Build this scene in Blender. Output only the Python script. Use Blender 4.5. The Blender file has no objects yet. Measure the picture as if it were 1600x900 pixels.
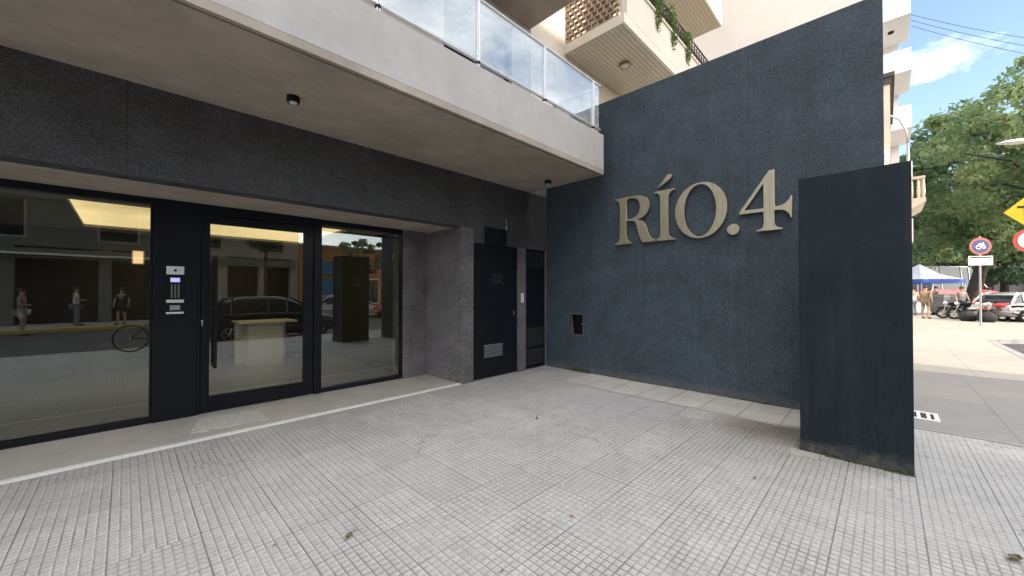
import bpy, bmesh, math, random
from mathutils import Vector, Matrix
R = math.radians
random.seed(7)
sc = bpy.context.scene
COL = sc.collection

# ---------------------------------------------------------------- camera
cam_d = bpy.data.cameras.new("camera"); cam = bpy.data.objects.new("camera", cam_d); COL.objects.link(cam)
cam.location = (0, 0, 1.5); cam.rotation_euler = (R(90.6), 0, R(-45.5))
cam_d.sensor_width = 36; cam_d.lens = 594 / 1600 * 36; cam_d.clip_start = .05; cam_d.clip_end = 2000
sc.camera = cam
# ---------------------------------------------------------------- sky, sun, exposure
SUN = Vector((.15, 1.0, -.584))
w = bpy.data.worlds.new("World"); sc.world = w; w.use_nodes = True
nt = w.node_tree; nt.nodes.clear()
wo = nt.nodes.new('ShaderNodeOutputWorld'); bg = nt.nodes.new('ShaderNodeBackground'); sky = nt.nodes.new('ShaderNodeTexSky')
sky.sky_type = 'NISHITA'; sky.sun_disc = False; sky.sun_elevation = R(30); sky.sun_rotation = R(188.5)
sky.air_density = 1.0; sky.dust_density = 1.6; sky.ozone_density = 1.2
tc = nt.nodes.new('ShaderNodeTexCoord'); mp = nt.nodes.new('ShaderNodeMapping'); mp.inputs['Scale'].default_value = (1.6, 1.6, 4.0)
no = nt.nodes.new('ShaderNodeTexNoise'); no.inputs['Scale'].default_value = 1.9; no.inputs['Detail'].default_value = 7; no.inputs['Roughness'].default_value = .62
cr = nt.nodes.new('ShaderNodeValToRGB'); cr.color_ramp.elements[0].position = .40; cr.color_ramp.elements[1].position = .72
cr.color_ramp.elements[1].color = (.75, .75, .75, 1)
mx = nt.nodes.new('ShaderNodeMix'); mx.data_type = 'RGBA'
nt.links.new(tc.outputs['Generated'], mp.inputs['Vector']); nt.links.new(mp.outputs[0], no.inputs['Vector'])
sx_ = nt.nodes.new('ShaderNodeSeparateXYZ'); nt.links.new(tc.outputs['Generated'], sx_.inputs[0])
def wm(op, a, b_):
    n_ = nt.nodes.new('ShaderNodeMath'); n_.operation = op
    for k_, v_ in enumerate((a, b_)):
        if isinstance(v_, float): n_.inputs[k_].default_value = v_
        else: nt.links.new(v_, n_.inputs[k_])
    return n_.outputs[0]
cov = wm('ADD', wm('MULTIPLY', wm('SUBTRACT', sx_.outputs[2], .55), .38), wm('MULTIPLY', sx_.outputs[0], -.14))  # cloud cover added overhead, out of view, to brighten the shade
cov = wm('ADD', cov, wm('MULTIPLY', sx_.outputs[1], -.13))
nt.links.new(wm('ADD', no.outputs['Fac'], cov), cr.inputs['Fac']); nt.links.new(cr.outputs['Color'], mx.inputs['Factor'])
nt.links.new(sky.outputs[0], mx.inputs[6]); mx.inputs[7].default_value = (13.9, 13.6, 13.5, 1)
nt.links.new(mx.outputs[2], bg.inputs['Color']); bg.inputs['Strength'].default_value = .15
nt.links.new(bg.outputs[0], wo.inputs['Surface'])
sd = bpy.data.lights.new("sun", 'SUN'); sd.energy = 2.0; sd.angle = R(.6); sd.color = (1, .93, .82)
so = bpy.data.objects.new("sun", sd); COL.objects.link(so); so.location = (0, -20, 40)
so.rotation_euler = SUN.to_track_quat('-Z', 'Y').to_euler()
sc.view_settings.view_transform = 'Standard'; sc.view_settings.look = 'None'; sc.view_settings.gamma = 1
sc.view_settings.use_curve_mapping = False; sc.view_settings.exposure = 1.33
sc.cycles.max_bounces = 8; sc.cycles.transparent_max_bounces = 12

# ---------------------------------------------------------------- materials
class NT:
    def __init__(s, name):
        m = bpy.data.materials.new(name); m.use_nodes = True; s.m = m; s.t = m.node_tree
        s.b = s.t.nodes['Principled BSDF']
        s.tc = s.t.nodes.new('ShaderNodeTexCoord')
    def P(s): return s.tc.outputs['Object']
    def put(s, sock, v):
        if isinstance(v, bpy.types.NodeSocket): s.t.links.new(v, sock)
        else: sock.default_value = v
    def math(s, op, a, b=0, c=0, clamp=False):
        n = s.t.nodes.new('ShaderNodeMath'); n.operation = op; n.use_clamp = clamp
        s.put(n.inputs[0], a); s.put(n.inputs[1], b); s.put(n.inputs[2], c); return n.outputs[0]
    def noise(s, scale, detail=4, rough=.6, vec=None, out='Fac', st=None):
        v = vec or s.P()
        if st:
            mp = s.t.nodes.new('ShaderNodeMapping'); mp.inputs['Scale'].default_value = st; s.put(mp.inputs[0], v); v = mp.outputs[0]
        n = s.t.nodes.new('ShaderNodeTexNoise'); n.inputs['Scale'].default_value = scale
        n.inputs['Detail'].default_value = detail; n.inputs['Roughness'].default_value = rough
        s.put(n.inputs['Vector'], v); return n.outputs[out]
    def ramp(s, f, p0, p1, c0=(0,0,0,1), c1=(1,1,1,1)):
        n = s.t.nodes.new('ShaderNodeMapRange'); n.clamp = True
        s.put(n.inputs[0], f); n.inputs[1].default_value = p0; n.inputs[2].default_value = p1
        n.inputs[3].default_value = c0 if not isinstance(c0, tuple) else c0[0]; n.inputs[4].default_value = c1 if not isinstance(c1, tuple) else c1[0]
        return n.outputs[0]
    def mix(s, f, a, b):
        n = s.t.nodes.new('ShaderNodeMix'); n.data_type = 'RGBA'
        s.put(n.inputs[0], f)
        for k, v in ((6, a), (7, b)): s.put(n.inputs[k], (*v, 1) if isinstance(v, tuple) and len(v) == 3 else v)
        return n.outputs[2]
    def mul(s, a, f):
        n = s.t.nodes.new('ShaderNodeVectorMath'); n.operation = 'SCALE'
        s.put(n.inputs[0], a if not isinstance(a, tuple) else a[:3]); s.put(n.inputs['Scale'], f); return n.outputs[0]
    def xyz(s, v=None):
        n = s.t.nodes.new('ShaderNodeSeparateXYZ'); s.put(n.inputs[0], v or s.P()); return n.outputs
    def bump(s, h, strength=.3, dist=.01):
        n = s.t.nodes.new('ShaderNodeBump'); n.inputs['Strength'].default_value = strength; n.inputs['Distance'].default_value = dist
        s.put(n.inputs['Height'], h); s.t.links.new(n.outputs[0], s.b.inputs['Normal'])
    def col(s, c): s.put(s.b.inputs['Base Color'], (*c, 1) if isinstance(c, tuple) and len(c) == 3 else c)
    def rough(s, r): s.put(s.b.inputs['Roughness'], r)

def simple(name, c, rough=.6, metal=0, var=.18, scale=6, bump=.0, c2=None, detail=5, coat=0):
    m = NT(name); n = m.noise(scale, detail)
    c2 = c2 or tuple(x * (1 - var) for x in c)
    m.col(m.mix(m.ramp(n, .35, .68), c, c2)); m.b.inputs['Metallic'].default_value = metal
    m.rough(m.ramp(n, .3, .7, rough * .85, min(1, rough * 1.12)))
    m.b.inputs['Coat Weight'].default_value = coat
    if bump: m.bump(m.noise(scale * 8, 4), bump, .01)
    return m.m
def emis(name, c, s):
    m = NT(name); m.col((.6, .6, .6)); m.b.inputs['Emission Color'].default_value = (*c, 1)
    n = m.noise(2.0, 2); m.put(m.b.inputs['Emission Strength'], m.ramp(n, .3, .7, s * .85, s * 1.1)); return m.m
def granite(name, c, jx=1.2, jz=1.6, spec=.3, rough=.6, axis=0, offs=0, sk=.5, ss=150, hm=.35):
    m = NT(name)
    big = m.noise(1.3, 4, .6); mid = m.noise(9, 5, .7)
    v = m.t.nodes.new('ShaderNodeTexVoronoi'); v.inputs['Scale'].default_value = ss; m.put(v.inputs['Vector'], m.P())
    sp = m.ramp(m.math('MULTIPLY', m.xyz(v.outputs['Color'])[0], m.noise(40, 3, .7)), .22, .50)
    base = m.mix(m.ramp(mid, .3, .7), tuple(x * .8 for x in c), tuple(x * 1.15 for x in c))
    base = m.mix(m.ramp(big, .35, .7), base, m.mul(base, .82))
    base = m.mix(m.math('MULTIPLY', sp, sk), base, tuple(min(.5, x * 3.0 + .02) for x in c)); base = m.mix(m.ramp(m.noise(110, 3, .8), .35, .5, .4, 0), base, m.mul(base, .4))
    X = m.xyz()
    def joint(co, p, o=0):
        fr = m.math('FRACT', m.math('DIVIDE', m.math('ADD', co, o + 50 * p), p))
        d = m.math('ABSOLUTE', m.math('SUBTRACT', fr, .5))
        return m.math('GREATER_THAN', d, .5 - .0032 / p)
    j = m.math('MAXIMUM', joint(X[axis], jx, offs), joint(X[2], jz, .35))
    base = m.mix(m.math('MULTIPLY', j, .7), base, m.mul(base, .25))
    # dust washed down and scuffs
    st = m.noise(3, 4, .6, st=(3, 3, .25))
    base = m.mix(m.ramp(st, .5, .8, 0., .05), base, (.30, .29, .27))
    hue = m.ramp(m.noise(.9, 3, .6), .38, .62); base = m.mix(m.math('MULTIPLY', hue, hm), base, m.mix(.5, base, (c[0] * 1.5, c[1] * .85, c[2] * 1.05)))
    pb = m.ramp(m.noise(2.0, 7, .8), .38, .62, .0, .6); base = m.mix(pb, base, m.mul(base, .5)); base = m.mix(m.ramp(m.noise(.45, 4, .7), .42, .62, 0, .45), base, m.mul(base, 1.5))
    spl = m.math('MULTIPLY', m.ramp(m.math('ADD', X[2], m.math('MULTIPLY', m.noise(5, 5, .7), -.22)), -.09, .05, 1, 0), m.ramp(m.noise(16, 4, .7), .35, .7, .1, .6))
    base = m.mix(spl, base, (.20, .175, .14))
    m.col(base); m.rough(m.ramp(mid, .3, .7, rough - .08, rough + .1)); m.b.inputs['Specular IOR Level'].default_value = spec
    h = m.math('SUBTRACT', m.noise(120, 4, .7), m.math('MULTIPLY', j, 1.5)); m.bump(h, .35, .004)
    return m.m
def plaster(name, c, stain=.25, scale=1.5, rough=.85, warm=None):
    m = NT(name)
    a = m.noise(scale, 6, .65); b = m.noise(scale * 7, 6, .7); st = m.noise(1.2, 5, .65, st=(2.2, 2.2, .35))
    base = m.mix(m.ramp(a, .3, .72), c, tuple(x * (1 - stain) for x in c))
    base = m.mix(m.ramp(b, .3, .75, 0, .5), base, m.mul(base, .8))
    base = m.mix(m.ramp(st, .55, .8, 0, stain), base, warm or tuple(x * .5 for x in c))
    m.col(base); m.rough(rough); m.bump(m.noise(60, 5, .7), .22, .006); return m.m
def glass(name, tint=(.80, .86, .84), base=.09, pw=3.2, mult=.85):
    m = NT(name); t = m.t; t.nodes.remove(m.b)
    tr = t.nodes.new('ShaderNodeBsdfTransparent'); tr.inputs[0].default_value = (*tint, 1)
    gl = t.nodes.new('ShaderNodeBsdfGlossy'); gl.inputs['Roughness'].default_value = 0.0; gl.inputs['Color'].default_value = (.93, .97, .96, 1)
    lw = t.nodes.new('ShaderNodeLayerWeight'); lw.inputs[0].default_value = .5
    f = m.math('ADD', m.math('MULTIPLY', m.math('POWER', lw.outputs['Facing'], pw), mult), base, clamp=True)
    # rolled-glass waviness
    bn = t.nodes.new('ShaderNodeBump'); bn.inputs['Strength'].default_value = .015; bn.inputs['Distance'].default_value = .02
    m.put(bn.inputs['Height'], m.noise(1.4, 2)); t.links.new(bn.outputs[0], gl.inputs['Normal'])
    ms = t.nodes.new('ShaderNodeMixShader'); m.put(ms.inputs[0], f); t.links.new(tr.outputs[0], ms.inputs[1]); t.links.new(gl.outputs[0], ms.inputs[2])
    t.links.new(ms.outputs[0], t.nodes['Material Output'].inputs['Surface']); return m.m
def tiles(name):
    m = NT(name); X = m.xyz(); T = .4
    def fr(v): return m.math('FRACT', v)
    sx = m.math('ADD', m.math('DIVIDE', X[0], T), 100.15); sy = m.math('ADD', m.math('DIVIDE', X[1], T), 100.4)
    cx, cy = m.math('FLOOR', sx), m.math('FLOOR', sy); lx, ly = fr(sx), fr(sy)
    cb = m.t.nodes.new('ShaderNodeCombineXYZ'); m.put(cb.inputs[0], cx); m.put(cb.inputs[1], cy)
    wn = m.t.nodes.new('ShaderNodeTexWhiteNoise'); wn.noise_dimensions = '3D'; m.put(wn.inputs['Vector'], cb.outputs[0])
    h = wn.outputs['Value']; hc = m.xyz(wn.outputs['Color'])
    sw = m.math('GREATER_THAN', h, .90)
    def lerp(a, b, f): return m.math('ADD', m.math('MULTIPLY', a, m.math('SUBTRACT', 1, f)), m.math('MULTIPLY', b, f))
    a = lerp(lx, ly, sw); b = lerp(ly, lx, sw)
    wob = m.math('MULTIPLY', m.math('SUBTRACT', m.noise(22, 3), .5), .16)
    def groove(v, n, w0, w1):
        d = m.math('MULTIPLY', m.math('ABSOLUTE', m.math('SUBTRACT', fr(m.math('ADD', m.math('MULTIPLY', v, n), wob)), .5)), 2)
        return m.ramp(d, w0, w1)
    ga = groove(a, 8, .70, .90); gb = m.math('MULTIPLY', groove(b, 9, .68, .92), .8)
    jx = m.ramp(m.math('MULTIPLY', m.math('ABSOLUTE', m.math('SUBTRACT', lx, .5)), 2), .975, .992)
    jy = m.ramp(m.math('MULTIPLY', m.math('ABSOLUTE', m.math('SUBTRACT', ly, .5)), 2), .975, .992)
    j = m.math('MAXIMUM', jx, jy)
    g = m.math('MAXIMUM', ga, gb)
    n1 = m.noise(.8, 5, .65); n2 = m.noise(4, 6, .7); n3 = m.noise(28, 5, .75)
    wear = m.math('MULTIPLY', m.ramp(m.noise(1.3, 6, .75), .36, .60, .45, 1), m.ramp(hc[1], 0, .3, .75, 1))
    # smooth mortar patch near the plain slabs
    px = m.math('SUBTRACT', 1, m.math('MAXIMUM', m.math('DIVIDE', m.math('ABSOLUTE', m.math('SUBTRACT', X[0], 4.55)), .62), m.math('DIVIDE', m.math('ABSOLUTE', m.math('SUBTRACT', X[1], 2.5)), .75)))
    patch = m.ramp(m.math('ADD', px, m.math('MULTIPLY', m.math('SUBTRACT', n2, .5), .5)), 0, .12)
    g = m.math('MULTIPLY', m.math('MULTIPLY', g, wear), m.math('SUBTRACT', 1, m.math('MULTIPLY', patch, .85)))
    base = m.mix(m.ramp(n1, .3, .7), (.555, .535, .495), (.445, .43, .40))
    base = m.mix(m.ramp(hc[0], 0, 1, 0, .5), base, (.37, .365, .355))
    base = m.mix(m.math('MULTIPLY', m.math('GREATER_THAN', hc[2], .9), .18), base, (.50, .46, .42))
    base = m.mix(m.ramp(n2, .45, .8, 0, .5), base, (.33, .315, .295))
    base = m.mix(m.ramp(n3, .4, .75, 0, .6), base, (.25, .24, .225)); base = m.mix(m.ramp(m.noise(7, 6, .8), .42, .68, 0, .45), base, (.30, .29, .27))
    base = m.mix(m.ramp(m.noise(.55, 6, .7, st=(1, 2.2, 1)), .5, .75, 0, .3), base, (.38, .36, .33))
    vg = m.t.nodes.new('ShaderNodeTexVoronoi'); vg.inputs['Scale'].default_value = 2.6; m.put(vg.inputs['Vector'], m.P())
    gum = m.math('MULTIPLY', m.ramp(vg.outputs['Distance'], .035, .05, 1, 0), m.math('GREATER_THAN', m.xyz(vg.outputs['Color'])[0], .55))
    base = m.mix(m.math('MULTIPLY', gum, .55), base, (.13, .12, .115))
    vc = m.t.nodes.new('ShaderNodeTexVoronoi'); vc.feature = 'DISTANCE_TO_EDGE'; vc.inputs['Scale'].default_value = .9
    nv = m.t.nodes.new('ShaderNodeVectorMath'); nv.operation = 'MULTIPLY_ADD'; m.put(nv.inputs[0], m.noise(5, 5, .7, out='Color')); nv.inputs[1].default_value = (.35, .35, .35); m.put(nv.inputs[2], m.P()); m.put(vc.inputs['Vector'], nv.outputs[0])
    crk = m.math('MULTIPLY', m.ramp(vc.outputs['Distance'], .002, .006, 1, 0), m.ramp(m.noise(.7, 3), .52, .58))
    base = m.mix(m.math('MULTIPLY', crk, .7), base, (.10, .095, .09))
    base = m.mix(m.math('MULTIPLY', patch, .8), base, m.mix(m.ramp(n3, .3, .7), (.38, .37, .36), (.28, .27, .26)))
    dirt = m.math('MULTIPLY', g, m.ramp(m.noise(1.9, 6, .75), .30, .62, .42, .95))
    rib = m.math('MULTIPLY', m.math('SUBTRACT', groove(m.math('ADD', a, .018), 8, .76, .93), ga, clamp=True), m.ramp(n2, .35, .6, .7, .2))
    base = m.mix(rib, base, (.74, .71, .66)); base = m.mix(dirt, base, (.15, .142, .13))
    base = m.mix(m.math('MULTIPLY', j, m.ramp(m.noise(1.7, 4, .7), .40, .66, .25, .9)), base, (.10, .095, .09))
    # brown damp patch and soft shadow beside the pillar, both put into the colour
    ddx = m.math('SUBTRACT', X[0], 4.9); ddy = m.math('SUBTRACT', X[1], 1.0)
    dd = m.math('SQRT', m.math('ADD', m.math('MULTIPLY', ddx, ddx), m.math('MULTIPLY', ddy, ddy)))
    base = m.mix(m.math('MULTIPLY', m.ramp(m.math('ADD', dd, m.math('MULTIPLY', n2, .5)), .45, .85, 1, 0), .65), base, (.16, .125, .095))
    m.col(base); m.rough(m.ramp(n2, .3, .7, .62, .88))
    hgt = m.math('SUBTRACT', m.math('ADD', m.math('MULTIPLY', n3, .25), m.math('MULTIPLY', hc[2], .1)), m.math('MULTIPLY', m.math('MAXIMUM', g, j), 1.0))
    m.bump(hgt, .5, .006); return m.m
def slabs(name, c, T=.43, joint=.35, wear=.3, Ty=None, ox=0):
    m = NT(name); X = m.xyz(); Ty = Ty or T
    sx = m.math('ADD', m.math('DIVIDE', X[0], T), 100 + ox); sy = m.math('ADD', m.math('DIVIDE', X[1], Ty), 100)
    cb = m.t.nodes.new('ShaderNodeCombineXYZ'); m.put(cb.inputs[0], m.math('FLOOR', sx)); m.put(cb.inputs[1], m.math('FLOOR', sy))
    wn = m.t.nodes.new('ShaderNodeTexWhiteNoise'); m.put(wn.inputs['Vector'], cb.outputs[0])
    def jj(s_, t):
        d = m.math('MULTIPLY', m.math('ABSOLUTE', m.math('SUBTRACT', m.math('FRACT', s_), .5)), 2); return m.ramp(d, 1 - .022 / t, 1 - .010 / t)
    j = m.math('MAXIMUM', jj(sx, T), jj(sy, Ty)); n2 = m.noise(3, 6, .7); n3 = m.noise(30, 5, .7)
    base = m.mix(m.ramp(wn.outputs['Value'], 0, 1), c, tuple(x * .88 for x in c))
    base = m.mix(m.ramp(n2, .35, .75, 0, wear * 1.6), base, tuple(x * .55 for x in c))
    base = m.mix(m.ramp(n3, .45, .8, 0, .35), base, tuple(x * .6 for x in c))
    base = m.mix(m.math('MULTIPLY', j, m.ramp(n2, .3, .7, joint, joint * 1.8)), base, (.09, .085, .08))
    m.col(base); m.rough(.8); m.bump(m.math('SUBTRACT', m.math('MULTIPLY', n3, .3), j), .5, .004); return m.m

M = {}
M['granite'] = granite('dark_granite', (.060, .062, .064))
M['granite_pier'] = granite('sky_lit_granite', (.125, .125, .126), jx=40)  # facade granite lightened: sky light on the pier fronts put into the colour
M['granite_side'] = granite('blue_grey_granite', (.038, .054, .066), jx=1.5, jz=2.4, axis=1, offs=-.33, hm=.35)
M['granite_pillar'] = granite('black_granite', (.008, .017, .022), jx=40, jz=40, rough=.6, sk=.12, spec=.22)
M['soffit'] = plaster('soffit_render', (.47, .40, .325), .34, 1.6)
M['fascia'] = plaster('fascia_concrete', (.53, .50, .46), .2, 1.5)
M['upper'] = plaster('upper_wall_render', (.62, .58, .51), .1)
M['cream'] = plaster('cream_wall_paint', (.80, .72, .60), .12, warm=(.45, .36, .27))
M['cream2'] = plaster('pale_pink_wall_paint', (.78, .71, .65), .12, warm=(.5, .42, .35))
M['whitewall'] = plaster('white_wall_paint', (.80, .78, .76), .08)
M['oldbeige'] = plaster('old_beige_render', (.62, .53, .43), .22, warm=(.3, .22, .16))
M['tan'] = plaster('tan_render', (.42, .36, .29), .2)
M['orange'] = plaster('orange_render', (.50, .22, .09), .2)
M['greyrender'] = plaster('grey_render', (.17, .165, .15), .25)
M['tile'] = tiles('grooved_paving_tiles')
M['slab'] = slabs('plain_paving_slabs', (.50, .475, .43), .43)
M['pave'] = slabs('sidewalk_slabs', (.43, .385, .32), .60, .22, .25, 1.15)
M['shadepave'] = slabs('shaded_sidewalk_slabs', (.285, .268, .245), .62, .22, .28, .95)  # neighbour's grey slabs, with the shade on this stretch put into the colour
M['stone'] = simple('threshold_stone', (.46, .43, .38), .5, var=.14, scale=3, bump=.05)
M['asphalt'] = simple('asphalt', (.075, .074, .073), .85, var=.3, scale=2.2, bump=.4)
M['earth'] = simple('ground_earth', (.12, .11, .095), .9, var=.3, scale=.5)
M['kerb'] = simple('kerb_stone', (.34, .33, .31), .75, var=.25, scale=5, bump=.2)
M['yellowkerb'] = simple('yellow_kerb_paint', (.55, .40, .09), .65, var=.35, scale=4, bump=.2)
M['black'] = simple('black_painted_metal', (.010, .0125, .017), .38, var=.25, scale=2)
M['blackdoor'] = simple('black_door_paint', (.008, .011, .015), .5, var=.3, scale=1.5)
M['darklouvre'] = simple('dark_louvre_paint', (.035, .037, .04), .5, .2, .2)
M['hatch'] = simple('dull_hatch_metal', (.12, .12, .12), .6, .4, .2)
for k_ in ('black', 'blackdoor'): M[k_].node_tree.nodes['Principled BSDF'].inputs['Specular IOR Level'].default_value = .18
M['steel'] = simple('brushed_steel', (.62, .61, .58), .32, 1, .1, 20)
M['alu'] = simple('aluminium_rail', (.85, .85, .84), .35, .25, .05, 20)
M['gold'] = None
M['white'] = simple('white_paint', (.78, .77, .74), .5, var=.08)
M['whiteplastic'] = simple('white_plastic', (.72, .72, .70), .35, var=.06)
M['glass'] = glass('window_glass', (.82, .85, .84), .115, 3.0, .9)
M['railglass'] = glass('railing_glass', (.88, .91, .91), .11, 2.2, .6)
t_ = M['railglass'].node_tree; o_ = t_.nodes['Material Output']; src = o_.inputs['Surface'].links[0].from_socket
df_ = t_.nodes.new('ShaderNodeBsdfDiffuse'); df_.inputs[0].default_value = (.75, .76, .76, 1); m2_ = t_.nodes.new('ShaderNodeMixShader'); m2_.inputs[0].default_value = .16
nz_ = t_.nodes.new('ShaderNodeTexNoise'); nz_.inputs['Scale'].default_value = 5; nz_.inputs['Detail'].default_value = 6; rg_ = t_.nodes.new('ShaderNodeMapRange'); rg_.inputs[1].default_value = .35; rg_.inputs[2].default_value = .7; rg_.inputs[3].default_value = .08; rg_.inputs[4].default_value = .30
tc_ = t_.nodes.new('ShaderNodeTexCoord'); t_.links.new(tc_.outputs['Object'], nz_.inputs['Vector']); t_.links.new(nz_.outputs['Fac'], rg_.inputs[0]); t_.links.new(rg_.outputs[0], m2_.inputs[0])
t_.links.new(src, m2_.inputs[1]); t_.links.new(df_.outputs[0], m2_.inputs[2]); t_.links.new(m2_.outputs[0], o_.inputs['Surface'])
M['darkglass'] = simple('dark_window_glass', (.02, .025, .03), .06, var=.2)
M['darkglass'].node_tree.nodes['Principled BSDF'].inputs['Specular IOR Level'].default_value = .8
M['lobbyfloor'] = slabs('lobby_porcelain_floor', (.26, .255, .235), .9, .1, .05); M['lobbyfloor'].node_tree.nodes['Principled BSDF'].inputs['Roughness'].default_value = .22
M['lobbywall'] = plaster('lobby_wall', (.04, .042, .04), .1)
M['wood'] = simple('lobby_wood_panel', (.035, .030, .026), .5, var=.3, scale=3)
M['ceil'] = plaster('lobby_ceiling', (.35, .34, .31), .05)
M['cove'] = emis('lit_cove', (1.0, .72, .33), .40)
M['sconce'] = emis('lit_sconce', (1.0, .62, .28), .6)
M['lcd'] = emis('intercom_screen', (.42, .38, 1.0), .3)
M['rubber'] = simple('rubber', (.018, .018, .019), .8, var=.2)
M['bark'] = simple('bark', (.060, .048, .038), .9, var=.4, scale=5, bump=.6)
M['red'] = simple('red_car_paint', (.55, .035, .025), .3, var=.1, coat=.6)
M['silver'] = simple('silver_car_paint', (.50, .50, .50), .3, .4, .06, coat=.5)
M['navy'] = simple('navy_car_paint', (.012, .018, .034), .25, .2, .1, coat=.8)
M['yellow'] = simple('sign_yellow', (.85, .52, .02), .45, var=.06)
M['signred'] = simple('sign_red', (.60, .10, .08), .45, var=.1)
M['signblue'] = simple('sign_blue', (.035, .045, .17), .45, var=.1)
M['galv'] = simple('galvanised_steel', (.38, .39, .40), .5, .7, .15, 12)
M['iron'] = simple('wrought_iron', (.03, .027, .025), .6, .3, .3)
M['clay'] = simple('clay_lattice', (.42, .30, .21), .8, var=.3, scale=9, bump=.2)
M['tentcloth'] = simple('white_tent_cloth', (.75, .76, .80), .8, var=.06)
M['tentblue'] = simple('blue_tent_cloth', (.05, .10, .42), .8, var=.1)
M['binplastic'] = simple('grey_bin_plastic', (.14, .145, .15), .6, var=.2)
M['conered'] = simple('orange_plastic', (.75, .16, .05), .5, var=.1)
M['skin'] = simple('skin', (.42, .25, .17), .55, var=.1)
M['hair'] = simple('hair', (.03, .02, .014), .6, var=.3)
M['mat'] = simple('worn_doormat', (.56, .54, .50), .95, var=.25, scale=14, bump=.6)
M['deskwhite'] = simple('desk_laminate', (.90, .90, .86), .35, var=.03)
M['brownleaf'] = simple('dry_leaf', (.16, .12, .06), .8, var=.4, scale=40)
M['redleaf'] = simple('reddish_leaf', (.40, .16, .09), .8, var=.3, scale=40)
M['shopblue'] = simple('shop_sign_blue', (.03, .22, .38), .5, var=.1)
M['shopdark'] = simple('dark_shop_interior', (.02, .019, .018), .7, var=.3)
def metal_gold():
    m = NT('champagne_brushed_metal'); n = m.noise(3, 5, .6, st=(60, 60, 1.5)); b = m.noise(1.2, 2)
    m.col(m.mix(m.ramp(n, .3, .7), (.48, .42, .30), (.27, .235, .165))); m.b.inputs['Metallic'].default_value = .72
    m.rough(m.ramp(b, .3, .7, .36, .5)); return m.m
M['gold'] = metal_gold()
def soffit_slats():
    m = NT('slatted_soffit'); X = m.xyz()
    d = m.math('MULTIPLY', m.math('ABSOLUTE', m.math('SUBTRACT', m.math('FRACT', m.math('DIVIDE', X[1], .09)), .5)), 2)
    g = m.ramp(d, .72, .9); n = m.noise(2, 5)
    base = m.mix(m.ramp(n, .3, .7), (.60, .55, .45), (.52, .47, .38)); base = m.mix(m.math('MULTIPLY', g, .6), base, (.22, .19, .15))
    m.col(base); m.bump(m.math('SUBTRACT', 1, g), .6, .01); return m.m
M['slats'] = soffit_slats()
def leafmat(name, c, c2):
    m = NT(name); n = m.noise(.55, 3); n2 = m.noise(6, 2)
    col = m.mix(m.ramp(n, .35, .65), c, c2); col = m.mix(m.ramp(n2, .3, .7, 0, .5), col, m.mul(col, .6))
    m.col(col); m.rough(.55); m.b.inputs['Specular IOR Level'].default_value = .3
    tl = m.t.nodes.new('ShaderNodeBsdfTranslucent'); m.put(tl.inputs[0], m.mul(col, 1.3))
    ms = m.t.nodes.new('ShaderNodeMixShader'); ms.inputs[0].default_value = .38
    m.t.links.new(m.b.outputs[0], ms.inputs[1]); m.t.links.new(tl.outputs[0], ms.inputs[2])
    m.t.links.new(ms.outputs[0], m.t.nodes['Material Output'].inputs['Surface']); return m.m
M['leaf'] = leafmat('plane_tree_leaves', (.085, .16, .075), (.23, .28, .12))
M['leafd'] = leafmat('dark_tree_leaves', (.055, .105, .055), (.10, .16, .07))
M['grass'] = leafmat('weed_leaves', (.07, .13, .03), (.12, .17, .05))

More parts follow.
